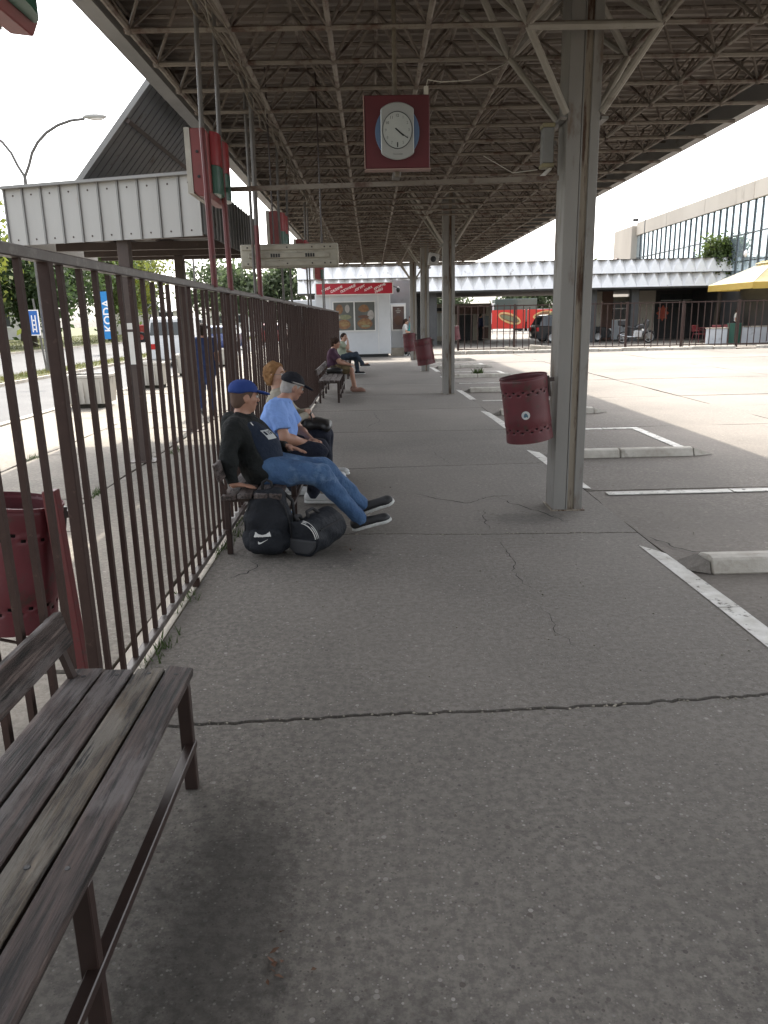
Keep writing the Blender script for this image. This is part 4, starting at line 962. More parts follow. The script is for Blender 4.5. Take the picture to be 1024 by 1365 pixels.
    # hair
    if hairstyle == 'short': hp = [ell(h+u*.022-f*.012, (.083, .102, .106), HB, .02, ((h+u*.045+f*.055, nz(f*.9-u*.25)),)), ell(h-u*.03-f*.05, (.074, .06, .07), HB, .02)]; hg = [(h+f*.035-u*.0, nz(f*.8-u*.9))]
    elif hairstyle == 'bob': hp = [ell(h+u*.026-f*.012, (.089, .107, .102), HB, .02), ell(h-u*.035-f*.045, (.083, .07, .08), HB, .02), cap(h+lat*.075-u*.03, h+lat*.07-u*.08-f*.02, .024, .018), cap(h-lat*.075-u*.03, h-lat*.07-u*.08-f*.02, .024, .018)]; hg = [(h+f*.035+u*.03, nz(f*1.-u*.4))]
    elif hairstyle == 'bun': hp = [ell(h+u*.022-f*.012, (.084, .104, .108), HB, .02), ell(h+u*.07-f*.1, (.045, .045, .042), HB, .02), ell(h-u*.02-f*.05, (.075, .06, .075), HB, .02)]; hg = [(h+f*.04+u*.0, nz(f*.8-u*.8))]
    elif hairstyle == 'pony': hp = [ell(h+u*.022-f*.012, (.084, .104, .108), HB, .02), cap(h-f*.1+u*.03, h-f*.13-u*.12, .03, .02), ell(h-u*.02-f*.05, (.075, .06, .075), HB, .02)]; hg = [(h+f*.04+u*.0, nz(f*.8-u*.8))]
    elif hairstyle == 'crop': hp = [ell(h+u*.014-f*.01, (.0765, .0965, .104), HB, .02), ell(h-u*.04-f*.055, (.062, .045, .05), HB, .02)]; hg = [(h+f*.03, nz(f*.9-u*.6))]
    elif hairstyle == 'fringe': hp = [ell(h-u*.02-f*.022, (.0775, .082, .05), HB, .02)]; hg = [(h-f*.0, nz(f)), (h+u*.02, u)]
    if hairstyle in ('bob', 'short', 'bun'):      # loose tufts break up the outline
        rr = np.random.default_rng(5)
        for _ in range(70 if hairstyle == 'bob' else 30):
            d = rr.normal(0, 1, 3); d /= np.linalg.norm(d); w = lat*d[0]+f*d[1]+u*abs(d[2])
            if np.dot(w, f) > .55: continue
            q = h+u*.02-f*.012+lat*np.dot(w, lat)*.086+f*np.dot(w, f)*.104+u*np.dot(w, u)*.1; tdir = nz(-u*.8-f*.35+rr.normal(0, .45, 3)); tdir = nz(tdir-w*np.dot(tdir, w)*.8)
            hp.append(cap(q, q+tdir*rr.uniform(.03, .06), .013, .007, .008))
    sdf_obj('hair', hp, hair, root, res*.8, .02, folds=.007 if hairstyle in ('bob', 'bun', 'pony') else .0018, ffreq=48, gcuts=hg)
    if face:
        for s in (-1, 1):
            ce = h+lat*s*.033+f*.083+u*.006
            MB().ball(tuple(ce), .0115, 8).build('eye', 'eye_white', root, smooth=True); MB().ball(tuple(ce+f*.0075), .0062, 8).build('iris', 'iris', root, smooth=True)
            MB().tube([tuple(h+lat*s*.016+f*.095+u*.03), tuple(h+lat*s*.035+f*.093+u*.036), tuple(h+lat*s*.052+f*.08+u*.03)], .0045, 5).build('eyebrow', hair, root)
        MB().tube([tuple(h-lat*.02+f*.094-u*.052), tuple(h+f*.099-u*.051), tuple(h+lat*.02+f*.094-u*.052)], .0042, 5).build('mouth', 'lip', root)
    return root, dict(h=h, f=f, u=u, lat=lat, HB=HB, sf=sf, spine=spine, slat=slat, mid=mid, chest=chest, waist=waist)
def cap_hat(root, g, m, brim=True, rim=None):
    h, f, u, HB = g['h'], g['f'], g['u'], g['HB']
    b = h+u*.036
    o = sdf_obj('cap', [ell(b-f*.006, (.09, .108, .092), HB, .01, ((b, -u),)), ell(b-f*.05+u*.02, (.082, .07, .06), HB, .02, ((b-u*.01, -u),))], m, root, .006, .015, folds=.0012, ffreq=50)
    if brim:
        c = b+f*.135+u*.004; sdf_obj('brim', [ell(c-f*.02, (.078, .085, .011), basis(g['lat'], nz(f-u*.18)), .01), ell(c+f*.0-u*.004, (.07, .06, .009), basis(g['lat'], nz(f-u*.22)), .01)], m, o, .005, .01)
    MB().ball(tuple(b+u*.09-f*.006), .008, 6).build('button', m, o)
    if rim:
        pts = []
        for k in range(25):
            a = 2*math.pi*k/24; pts.append(tuple(b-f*.006+g['lat']*.091*math.cos(a)+f*.108*math.sin(a)+u*.006))
        MB().tube(pts, .006, 5).build('band', rim, o)
    return o

# man in the blue cap
J = dict(pel=(-.83, 5.58, .55), tf=(1, 0, .1), shR=(-1.02, 5.415, .875), shL=(-.98, 5.785, .87), neck=(-.985, 5.6, .93), head=(-.955, 5.615, 1.075), f=(.86, .48, -.10), u=(-.05, 0, 1),
         elR=(-1.045, 5.30, .645), wrR=(-1.015, 5.265, .488), hdR=(1, .02, -.12), huR=(0, .1, 1), elL=(-.86, 5.90, .65), wrL=(-.66, 5.78, .66), hdL=(.8, -.5, -.1), huL=(0, .3, 1),
         hipR=(-.80, 5.49, .535), knR=(-.41, 5.50, .50), anR=(-.125, 5.66, .10), toR=(.05, 5.645, .12), hipL=(-.80, 5.67, .535), knL=(-.38, 5.65, .51), anL=(-.11, 5.80, .185), toL=(.075, 5.79, .225))
J['fuR'] = (-.28, -.1, .95); J['fuL'] = (-.35, -.35, .87)
pn = nz(A((.86, -.34, .42))); m1, g = person('person', 'man in blue cap, black hoodie and jeans with legs stretched out', J, 'hoodie_black', 'denim', ('shoe_black', 'sole_white'), 'hair_stubble', res=.0075, sleeve='long', build=1.16, belly=.035, hairstyle='crop', topcut=('tee_navy', (A((-.875, 5.45, .80)), pn)), curl=.12)
cap_hat(m1, g, 'cap_blue')
h0 = A((-.985, 5.6, .905))
sdf_obj('hood', [cap(h0+(-.02, -.085, -.01), h0+(-.075, -.02, .005), .046, .058, .03), cap(h0+(-.075, -.02, .005), h0+(-.03, .09, .0), .058, .045, .03), cap(h0+(-.02, -.085, -.01), h0+(.06, -.085, -.07), .045, .025, .03), ell(h0+(-.09, -.01, -.05), (.06, .12, .08), None, .04)], 'hoodie_black', m1, .0075, .03, folds=.003, ffreq=28)
mat('zip', (.38, .38, .37), r=.35, m=.6)
# zipper edge and the printed patch on the T-shirt are laid on the modelled surfaces after the meshes exist
DG = None
def surf(o, origin, direction):
    """first hit of a ray on one mesh object (used to lay thin trim on cloth)"""
    p = o; off = Vector((0, 0, 0))
    while p is not None: off += p.location; p = p.parent
    from mathutils.bvhtree import BVHTree
    if 'bvh' not in BV.setdefault(o.name, {}): BV[o.name]['bvh'] = BVHTree.FromPolygons([v.co for v in o.data.vertices], [tuple(q.vertices) for q in o.data.polygons])
    hit = BV[o.name]['bvh'].ray_cast(Vector(origin)-off, Vector(direction).normalized())
    return (hit[0]+off, hit[1]) if hit[0] is not None else (None, None)
BV = {}
ch = {c.name.split('.')[0]: c for c in m1.children}
jk, us = ch['jacket'], ch['undershirt']
pts = []
pc = Vector((-.875, 5.45, .80)); pnv = Vector(pn)
for i in range(22):
    z = .90-.40*i/21
    # march along the cut line on the camera side of the jacket
    best = None
    for xx in [(-1.05+.012*q) for q in range(50)]:
        hh, nn_ = surf(jk, (xx, 4.9, z), (0, 1, 0))
        if hh is not None and hh.y < 5.52: best = hh
    if best is not None: pts.append(tuple(best+Vector((.004, -.008, 0))))
if len(pts) > 3: MB().tube(pts, .0055, 5).build('zipper', 'zip', jk)
mat('print_white', '#b9bdbd', r=.7)
def patch(o, c, right, up, w, h, m, name, d, n=6, lift=.003):
    right = Vector(right).normalized(); up = Vector(up).normalized(); v = []; ok = True
    for j in range(n+1):
        for i in range(n+1):
            p = Vector(c)+right*w*(i/n-.5)+up*h*(j/n-.5); hh, nn_ = surf(o, p-Vector(d).normalized()*.3, d)
            if hh is None: hh = p
            v.append(tuple(hh-Vector(d).normalized()*lift))
    return MB().add(v, [(j*(n+1)+i, j*(n+1)+i+1, (j+1)*(n+1)+i+1, (j+1)*(n+1)+i) for j in range(n) for i in range(n)]).build(name, m, o, smooth=True)
PD = (-.75, .62, -.1)
pt = patch(us, (-.815, 5.55, .80), (.62, .70, .0), (-.42, .0, .9), .10, .075, 'print_white', 'shirt_print', PD)
for (dx, dz, w, h_) in ((-.03, .012, .022, .03), (.0, .012, .008, .03), (.026, .008, .024, .012), (.026, .024, .024, .008)):
    q = Vector((-.815, 5.55, .80))+Vector((.62, .70, 0)).normalized()*dx+Vector((-.42, 0, .9)).normalized()*dz
    patch(us, q, (.62, .70, 0), (-.42, 0, .9), w, h_, 'tee_navy', 'print_mark', PD, 2, .0045)

# older man in the light blue shirt
J = dict(pel=(-.90, 6.66, .545), tf=(1, 0, 0), shR=(-.835, 6.475, .885), shL=(-.815, 6.845, .875), neck=(-.79, 6.68, .935), head=(-.715, 6.745, 1.045), f=(.80, .50, -.34), u=(.2, 0, 1),
         elR=(-.765, 6.40, .64), wrR=(-.60, 6.53, .575), hdR=(.75, .45, -.1), huR=(-.1, -.3, 1), elL=(-.70, 6.93, .64), wrL=(-.57, 6.72, .57), hdL=(.6, -.75, 0), huL=(.2, 0, 1),
         hipR=(-.87, 6.57, .53), knR=(-.49, 6.50, .49), anR=(-.56, 6.60, .09), toR=(-.38, 6.58, .07), hipL=(-.87, 6.76, .53), knL=(-.50, 6.80, .485), anL=(-.80, 6.97, .085), toL=(-.63, 6.96, .06))
m2, g = person('person', 'older man in light blue shirt and black cap with clasped hands', J, 'shirt_blue', 'trouser_navy', ('shoe_white', 'sole_white'), 'hair_grey', res=.008, sleeve='short', build=1.14, belly=.03, hairstyle='crop', curl=.45)
cap_hat(m2, g, 'cap_black', rim='hair_grey')
sdf_obj('collar', [cap(J['neck']+A((-.055, -.06, -.0)), J['neck']+A((.055, -.05, -.02)), .02, .016), cap(J['neck']+A((-.055, -.06, 0)), J['neck']+A((-.055, .06, 0)), .022), cap(J['neck']+A((-.055, .06, 0)), J['neck']+A((.055, .05, -.02)), .02, .016)], 'shirt_blue', m2, .007, .02)
# woman with short fair hair
J = dict(pel=(-.91, 7.5, .545), tf=(1, 0, 0), shR=(-.94, 7.335, .89), shL=(-.93, 7.665, .89), neck=(-.935, 7.5, .955), head=(-.955, 7.515, 1.10), f=(.93, -.34, -.04), u=(0, 0, 1),
         elR=(-.82, 7.26, .67), wrR=(-.665, 7.42, .70), hdR=(.5, .8, -.1), huR=(.6, -.3, .6), elL=(-.80, 7.76, .67), wrL=(-.65, 7.58, .72), hdL=(.3, -.9, -.1), huL=(.6, 0, .7),
         hipR=(-.88, 7.41, .53), knR=(-.50, 7.43, .50), anR=(-.51, 7.60, .095), toR=(-.36, 7.62, .07), hipL=(-.88, 7.59, .53), knL=(-.49, 7.62, .49), anL=(-.50, 7.84, .085), toL=(-.33, 7.86, .06))
m3, g = person('person', 'fair-haired woman in glasses and beige top behind the man in blue shirt', J, 'beige_knit', 'trouser_navy', ('shoe_white', 'sole_white'), 'hair_blond', skin='skin_pale', res=.009, sleeve='long', build=.98, hairstyle='bob')
h, f, u, la = g['h'], g['f'], g['u'], g['lat']
for s in (-1, 1):
    pts = [tuple(h+f*.104+u*.006+la*(s*.036+.025*math.cos(2*math.pi*k/14))+u*.019*math.sin(2*math.pi*k/14)) for k in range(15)]
    MB().tube(pts, .0022, 5).build('glasses', 'glasses', m3)
    MB().tube([tuple(h+f*.1+u*.01+la*s*.06), tuple(h+f*.02+u*.008+la*s*.083)], .002, 5).build('glasses', 'glasses', m3)
def seated_far(label, y, top, bottom, shoes, hair, skin, sleeve, leg, style, crossed=False, handup=False, px=-.9):
    J = dict(pel=(px, y, .545), tf=(1, 0, 0), shR=(px+.01, y-.18, .90), shL=(px+.02, y+.18, .90), neck=(px+.03, y, .965), head=(px+.085, y+.005, 1.09), f=(.97, -.12, -.12) if not handup else (.7, -.7, 0),
             elR=(px+.16, y-.24, .68), wrR=(px+.36, y-.14, .62), hdR=(.9, .3, -.2), elL=(px+.16, y+.24, .68), wrL=(px+.36, y+.1, .62), hdL=(.9, -.3, -.2), 
             hipR=(px+.03, y-.09, .53), knR=(px+.42, y-.1, .49), anR=(px+.50, y-.1, .085), toR=(px+.67, y-.11, .06), hipL=(px+.03, y+.09, .53), knL=(px+.42, y+.1, .49), anL=(px+.46, y+.12, .085), toL=(px+.62, y+.13, .06))
    if handup: J['elR'] = (px+.2, y-.2, .78); J['wrR'] = (px+.2, y-.14, 1.0); J['hdR'] = (-.2, .1, 1); J['huR'] = (1, 0, 0)
    if crossed: J['knR'] = (px+.42, y-.02, .60); J['anR'] = (px+.62, y+.06, .3); J['toR'] = (px+.78, y+.05, .33)
    return person('person', label, J, top, bottom, shoes, hair, skin=skin, res=.014, sleeve=sleeve, leg=leg, hairstyle=style, build=1.05)
seated_far('woman in purple top and patterned shorts on the farther bench', 17.3, 'purple_top', 'shorts_print', ('slipper', 'slipper'), 'hair_brown', 'skin', 'short', .46, 'bun')
seated_far('person in pale green top with crossed legs on the last bench', 22.6, 'sage_top', 'jeans_dark', ('black_cloth', 'shoe_white'), 'hair_dark', 'skin_pale', 'short', 1., 'short', True, True)
def standing(label, x, y, top, bottom, shoes, hair, skin, sleeve, style, ang, hgt=1.68, stride=0., armfwd=.0, cross=0., leg=1., z=0., build=1.):
    k = hgt/1.72; c, s = math.cos(ang), math.sin(ang)        # ang: heading, 0 faces +Y
    def T(a, b, zz): return (x+(a*c+b*s)*k, y+(-a*s+b*c)*k, z+zz*k)
    def D(a, b, zz=0): return (a*c+b*s, -a*s+b*c, zz)
    J = dict(pel=T(0, 0, .95), tf=D(0, 1), f=D(0, 1, -.05), shL=T(-.175, .0, 1.40), shR=T(.175, 0, 1.40), neck=T(0, .005, 1.46), head=T(0, .03, 1.60),
             elL=T(-.24, -.02-stride*.3+armfwd*.12, 1.13), elR=T(.24, -.02+stride*.3+armfwd*.12, 1.13), wrL=T(-.23+armfwd*.1, .05-stride*.5+armfwd*.3, .88+armfwd*.28), wrR=T(.23-armfwd*.1, .05+stride*.5+armfwd*.3, .88+armfwd*.28),
             hipL=T(-.09, 0, .9), hipR=T(.09, 0, .9), knL=T(-.1+cross, .04+stride*.5, .49), knR=T(.1-cross, .04-stride*.45, .49), anL=T(-.1+cross*2, stride, .085), anR=T(.1-cross*2, -stride, .085+.0*stride),
             toL=T(-.11+cross*2, .16+stride, .065), toR=T(.11-cross*2, .16-stride, .065))
    return person('person', label, J, top, bottom, shoes, hair, skin=skin, res=.016, sleeve=sleeve, hairstyle=style, loc=(x, y, z), leg=leg, build=build)
standing('woman in white top and black trousers leaning by the kiosk window', 1.46, 33.2, 'cloth_white', 'black_cloth', ('shoe_white', 'sole_white'), 'hair_brown', 'skin_pale', 'short', 'pony', R(100), 1.55, 0., .8, .05)
standing('woman in turquoise sleeves and navy vest with red hair by the kiosk', 1.74, 33.25, 'turquoise', 'vest_navy', ('black_cloth', 'black_cloth'), 'hair_red', 'skin', 'long', 'bun', R(-80), 1.68, 0., .6)
standing('person in navy work clothes walking away on the sunlit pavement', -2.98, 13.6, 'navy_work', 'navy_work', ('shoe_black', 'shoe_black'), 'hair_dark', 'skin', 'short', 'short', R(-8), 1.58, .16, 0., build=1.12)
standing('person in dark blue standing by the brown snack stall', 7.4, 52.5, 'vest_navy', 'black_cloth', ('black_cloth', 'black_cloth'), 'hair_dark', 'skin', 'long', 'short', R(60), 1.75)
standing('person in white shirt among the red chairs under the yellow parasol', 19.75, 41.6, 'cloth_white', 'black_cloth', ('black_cloth', 'black_cloth'), 'hair_dark', 'skin', 'short', 'short', R(120), 1.6, z=.12)

# ---------------------------------------------------------------- bags and small things by the bench
mat('bag_black', (.009, .011, .015), (.014, .016, .021), 9, .75, b=.7, bs=16, bd=.03, spec=.3); mat('bag_strap', (.014, .014, .016), (.02, .02, .022), 60, .8); mat('bag_grey', (.026, .027, .03), (.035, .036, .04), 20, .7); mat('logo', '#c9c9c6', r=.6)
bp = thing('backpack', 'black backpack with white swoosh and pale flash standing at the bench end', 'backpack', (-.78, 5.14, 0))
bpk = sdf_obj('pack', [cap((-.845, 5.13, .11), (-.70, 5.14, .11), .105, .105, .06), cap((-.835, 5.15, .25), (-.70, 5.16, .25), .105, .105, .06), cap((-.80, 5.18, .37), (-.725, 5.185, .38), .10, .095, .06)], 'bag_black', bp, .008, .05, folds=.007, ffreq=24, gcuts=[((0, 0, .004), (0, 0, -1))])
sdf_obj('front_pocket', [cap((-.835, 5.075, .09), (-.71, 5.08, .09), .07, .07, .04), cap((-.83, 5.085, .16), (-.715, 5.09, .16), .065, .065, .04)], 'bag_black', bp, .008, .05, folds=.003, ffreq=30, gcuts=[((0, 0, .006), (0, 0, -1))])
MB().tube([(-.80, 5.2, .455), (-.795, 5.2, .51), (-.765, 5.2, .53), (-.735, 5.2, .51), (-.73, 5.2, .455)], .011, 6).build('handle', 'bag_strap', bp, smooth=True)
MB().tube([(-.66, 5.24, .43), (-.60, 5.26, .36), (-.59, 5.26, .22), (-.62, 5.22, .08)], .013, 6).build('strap', 'bag_strap', bp, smooth=True)
MB().tube([(-.925, 5.10, .12), (-.92, 5.09, .26), (-.885, 5.1, .37), (-.79, 5.11, .445), (-.70, 5.11, .44), (-.64, 5.1, .36), (-.605, 5.09, .24), (-.60, 5.1, .12)], .005, 5).build('seam', 'bag_strap', bp, smooth=True)
fp = [c for c in bp.children if c.name.startswith('front_pocket')][0]
def decal(o, poly, c, m, name, lift=.002):
    v = []
    for a, b in poly:
        hh, _ = surf(o, (c[0]+a, 4.6, c[1]+b), (0, 1, 0)); yy = hh.y if hh is not None else c[2]
        v.append((c[0]+a, yy-lift, c[1]+b))
    cx = sum(q[0] for q in v)/len(v); return MB().add(v, [tuple(range(len(v)))]).build(name, m, o)
def strip(o, pts, w, m, name, c, lift=.0025, axis=(0, 1, 0), start=4.6):
    """band laid on a surface, pts in (x,z) about c"""
    P = []
    for (a, b), (a2, b2) in zip(pts[:-1], pts[1:]):
        for i in range(6): P.append((a+(a2-a)*i/6, b+(b2-b)*i/6))
    P.append(pts[-1]); v = []
    ww = w if isinstance(w, (list, tuple)) else [w]*len(P)
    for i, (a, b) in enumerate(P):
        q = P[min(i+1, len(P)-1)]; p0 = P[max(i-1, 0)]; d = Vector((q[0]-p0[0], q[1]-p0[1])).normalized(); n_ = Vector((-d.y, d.x)); wi = ww[min(len(ww)-1, int(i*len(ww)/len(P)))]
        for s in (-1, 1):
            x, z = c[0]+a+n_.x*s*wi/2, c[1]+b+n_.y*s*wi/2; hh, _ = surf(o, (x, start, z), axis); yy = hh.y if hh is not None else c[2]; v.append((x, yy-lift, z))
    return MB().add(v, [(2*i, 2*i+1, 2*i+3, 2*i+2) for i in range(len(P)-1)]).build(name, m, o)
strip(fp, [(-.055, .008), (-.03, .0), (0, -.004), (.03, .0), (.055, .008)], [.034, .026, .02, .016, .014, .014, .016, .02, .026, .034], 'logo', 'flash', (-.792, .172, 5.0))
strip(fp, [(-.032, .004), (-.027, -.008), (-.012, -.006), (.035, .017)], [.004, .010, .013, .012, .010, .008, .006, .004, .002], 'logo', 'swoosh', (-.79, .128, 5.0))
df = thing('duffel_bag', 'black duffel bag with white piping beside the backpack', 'duffel bag', (-.45, 5.2, 0))
d0, d1 = A((-.525, 5.06, .125)), A((-.335, 5.44, .135)); dd = nz(d1-d0)
dfb = sdf_obj('holdall', [cap(d0, d1, .135, .13, .03, ((d0, -dd), (d1, dd)))], 'bag_black', df, .008, .03, folds=.007, ffreq=22, gcuts=[((0, 0, .004), (0, 0, -1))])
sdf_obj('end_panel', [cap(d0-dd*.008, d0+dd*.01, .118, .12, .02, ((d0-dd*.014, -dd), (d0+dd*.012, dd))), ], 'bag_grey', df, .007, .02, gcuts=[((0, 0, .02), (0, 0, -1)), ((0, 0, .125), (0, 0, 1))])
dl_ = nz(np.cross(dd, (0, 0, 1)))
for off, w in ((0, .0035), (.012, .003), (.022, .003)):
    pts = [tuple(d0-dd*(.012-off)+(dl_*math.cos(R(a))+A((0, 0, 1))*math.sin(R(a)))*(.122+off*.55)) for a in range(8, 92, 7)]
    MB().tube(pts, w, 5).build('piping', 'logo', df, smooth=True)
MB().tube([tuple(d0+dd*.1+A((0, 0, .13))), tuple(d0+dd*.12+A((-.02, 0, .17))), tuple(d0+dd*.2+A((-.02, 0, .175))), tuple(d0+dd*.24+A((0, 0, .135)))], .012, 6).build('handle', 'bag_strap', df, smooth=True)
MB().tube([tuple(d0+dd*.02+A((-.03, 0, .13))), tuple(d0+dd*.03+A((-.05, 0, .165))), tuple(d0+dd*.09+A((-.055, 0, .15))), tuple(d0+dd*.12+A((-.06, 0, .12)))], .014, 6).build('handle', 'bag_strap', df, smooth=True)
MB().tube([tuple(d0+dd*.06+dl_*.12+A((0, 0, .06))), tuple(d0+dd*.2+dl_*.125+A((0, 0, .065))), tuple(d0+dd*.36+dl_*.12+A((0, 0, .06)))], .006, 5).build('seam', 'bag_strap', df)
bt_ = thing('water_bottle', 'clear blue plastic water bottle tucked between the two bags', 'bottle', (-.62, 5.34, 0))
mat('pet', (.45, .65, .8), r=.08, trans=.8, spec=.6); mat('bottle_cap', (.08, .3, .6), r=.4); mat('bottle_label', (.1, .3, .55), (.6, .7, .75), 20, .5)
MB().lathe([(.0, 0), (.03, .002), (.033, .012), (.033, .06), (.029, .075), (.033, .09), (.033, .16), (.03, .185), (.016, .215), (.0135, .235)], 20, Matrix.Translation((-.62, 5.34, .002))).build('bottle', 'pet', bt_, smooth=True)
MB().lathe([(.0335, .095), (.034, .096), (.034, .15), (.0335, .151)], 20, Matrix.Translation((-.62, 5.34, .002)), closed=True).build('wrap', 'bottle_label', bt_, smooth='auto')
MB().lathe([(.0155, .235), (.0155, .255), (0, .256)], 14, Matrix.Translation((-.62, 5.34, .002))).build('screw_cap', 'bottle_cap', bt_)
hb = thing('handbag', 'black leather handbag on the lap of the fair-haired woman', 'handbag', (-.6, 7.5, .56))
mat('leather', (.012, .012, .013), (.02, .019, .019), 30, .4, b=.2, bs=90)
sdf_obj('bag', [cap((-.66, 7.36, .62), (-.66, 7.62, .62), .055, None, .05), cap((-.46, 7.34, .585), (-.46, 7.64, .585), .04, None, .05), ell((-.56, 7.49, .61), (.13, .17, .06), None, .05)], 'leather', hb, .009, .06, folds=.003, ffreq=26)
MB().tube([(-.6, 7.36, .66), (-.62, 7.4, .71), (-.62, 7.5, .72), (-.61, 7.6, .67)], .009, 6).build('handle', 'leather', hb, smooth=True)
hb = thing('handbag', 'black handbag lying on the farther bench beside the woman in purple', 'handbag', (-.85, 16.9, .45))
sdf_obj('bag', [cap((-.98, 16.92, .50), (-.72, 16.88, .50), .055, None, .05), ell((-.85, 16.9, .51), (.16, .09, .07), None, .05)], 'leather', hb, .014, .05)
MB().tube([(-.95, 16.9, .55), (-.9, 16.88, .6), (-.8, 16.88, .6), (-.75, 16.9, .55)], .008, 6).build('handle', 'leather', hb)

# ---------------------------------------------------------------- snack kiosk at the end of the platform
mat('kiosk_white', (.52, .54, .56), (.46, .48, .5), 2, .5, dirt=(.36, .36, .36), ds=1.3, dt=.62); mat('kiosk_red', (.42, .012, .03), (.35, .012, .028), 2, .4); mat('letter_white', '#efe9e6', r=.5); mat('frame_white', '#d9d9d6', '#c6c6c2', 5, .5)
mat('poster_dark', (.07, .075, .07), (.11, .115, .105), 3, .35); mat('bun', (.24, .13, .06), (.13, .06, .03), 9, .5); mat('filling', (.26, .2, .08), (.16, .06, .03), 12, .5); mat('lettuce', (.12, .15, .07), (.22, .2, .13), 11, .5); mat('sauce', (.22, .21, .19), (.34, .32, .3), 9, .5); mat('poster_brown', (.075, .045, .04), (.11, .07, .06), 5, .4)
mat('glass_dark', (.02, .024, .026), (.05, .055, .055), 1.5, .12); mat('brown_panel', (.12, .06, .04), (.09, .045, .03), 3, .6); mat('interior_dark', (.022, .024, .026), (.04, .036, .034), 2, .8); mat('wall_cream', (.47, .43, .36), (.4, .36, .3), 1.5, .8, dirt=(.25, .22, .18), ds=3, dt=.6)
ki = thing('snack_kiosk', 'white snack kiosk with a red signboard and burger posters in its windows', 'kiosk', (-.8, 32.8, 0))
wl = MB().box(-2.35, .82, 32.8, 35.2, .12, 2.62).build('wall', 'kiosk_white', ki, bevel=.02)
MB().box(-2.3, .7, 32.9, 35.1, 0, .119).build('plinth', 'black', ki)
for x in (-1.72, .3): MB().box(x-.012, x+.012, 32.792, 32.799, .14, 2.6).build('seam', 'frame_white', wl)
MB().box(-3.5, -2.36, 33.1, 35., .0, 2.42).build('side_cabin', 'kiosk_white', ki, bevel=.02)
sb = MB().box(-2.28, .92, 32.55, 32.78, 2.6, 3.04).build('signboard', 'kiosk_red', ki, bevel=.01)
mb = MB()
for a in ((-2.3, -2.265, 2.58, 3.06), (.905, .94, 2.58, 3.06), (-2.264, .904, 3.035, 3.06), (-2.264, .904, 2.58, 2.602)): mb.box(a[0], a[1], 32.53, 32.79, a[2], a[3])
mb.build('sign_trim', 'frame_white', sb)
rz = Matrix.Rotation(R(24), 4, 'Z')
for x, z, s in ((-1.86, 2.8, 'БУРЕК'), (-1.42, 2.8, 'САЛАМЕ'), (-.94, 2.82, 'ПОГАЧИЦЕ'), (-.46, 2.83, 'ЈОГУРТ'), (-.1, 2.8, 'КАФА'), (.38, 2.88, 'КРОФНЕ'), (.34, 2.72, 'ПИВО')):
    text('lettering', s, .125, 'letter_white', sb, camface((x, 32.545, z)) @ rz, .002, .2, .003)
for i, (x0, x1) in enumerate(((-1.58, -.74), (-.68, .15))):
    w = MB().box(x0, x1, 32.77, 32.795, 1.13, 2.28).build('window', 'poster_dark', ki)
    mb = MB()
    for a in ((x0-.04, x0, 1.09, 2.32), (x1, x1+.03, 1.09, 2.32), (x0, x1, 2.28, 2.32), (x0, x1, 1.09, 1.13)): mb.box(a[0], a[1], 32.74, 32.798, a[2], a[3])
    mb.build('frame', 'frame_white', w)
    xc = (x0+x1)/2; yy = 32.765
    def blob(x, z, rx, rz_, m, n=18, top=False, d=.004):
        pts = [(x+rx*math.cos(2*math.pi*k/n)*(1+.06*math.sin(5*k)), z+rz_*math.sin(2*math.pi*k/n)*(.55 if (top and math.sin(2*math.pi*k/n) < 0) else 1)) for k in range(n)]
        MB().prism(pts, yy-d, yy).build('food_print', m, w)
    if i == 0:
        blob(xc-.17, 2.0, .15, .2, 'bun', d=.003); blob(xc+.16, 2.02, .1, .17, 'sauce', d=.0035); blob(xc+.05, 1.68, .28, .1, 'lettuce', d=.004); blob(xc-.25, 1.68, .1, .09, 'sauce', d=.0045); blob(xc-.0, 1.38, .29, .2, 'bun', d=.005); blob(xc+.0, 1.4, .24, .1, 'filling', d=.006)
    else:
        blob(xc-.04, 1.98, .22, .2, 'bun', top=True, d=.003); blob(xc+.25, 1.75, .14, .2, 'sauce', d=.0035); blob(xc-.06, 1.68, .23, .07, 'brown_panel', d=.004); blob(xc+.0, 1.4, .32, .22, 'bun', d=.005); blob(xc+.0, 1.42, .26, .08, 'filling', d=.006); blob(xc+.02, 1.3, .2, .05, 'lettuce', d=.007)
mn = MB().box(.84, 1.5, 33.55, 33.75, .35, 2.22).build('serving_hatch', 'kiosk_white', ki)
pw = MB().box(.93, 1.42, 33.52, 33.545, 1.12, 2.08).build('window', 'poster_brown', ki)
mb = MB()
for a in ((.86, .93, 1.05, 2.16), (1.42, 1.49, 1.05, 2.16), (.93, 1.42, 2.08, 2.16), (.93, 1.42, 1.05, 1.12)): mb.box(a[0], a[1], 33.49, 33.549, a[2], a[3])
mb.build('frame', 'frame_white', pw)
for z, w_ in ((1.98, .1), (1.9, .22), (1.83, .14)): MB().box(1.17-w_/2, 1.17+w_/2, 33.515, 33.519, z-.02, z+.02).build('print_line', 'sauce', pw)
MB().prism([(1.17+.18*math.cos(k*.35), 1.5+.2*math.sin(k*.35)) for k in range(18)], 33.514, 33.519).build('food_print', 'brown_panel', pw)
MB().box(.84, 1.5, 33.4, 33.56, 0, .34).build('plinth', 'kerb_grey', ki)
MB().box(.83, 1.75, 34.2, 34.3, 0, 3.2).build('rear_wall', 'sheet_grey', ki)
# wall lamp on the kiosk corner
MB().ball((1.15, 32.75, 2.75), (.09, .1, .12), 10).build('spotlight', 'black', ki, smooth=True); MB().bar((.93, 32.7, 2.9), (1.14, 32.74, 2.82), .03, .03).build('spotlight_arm', 'black', ki)

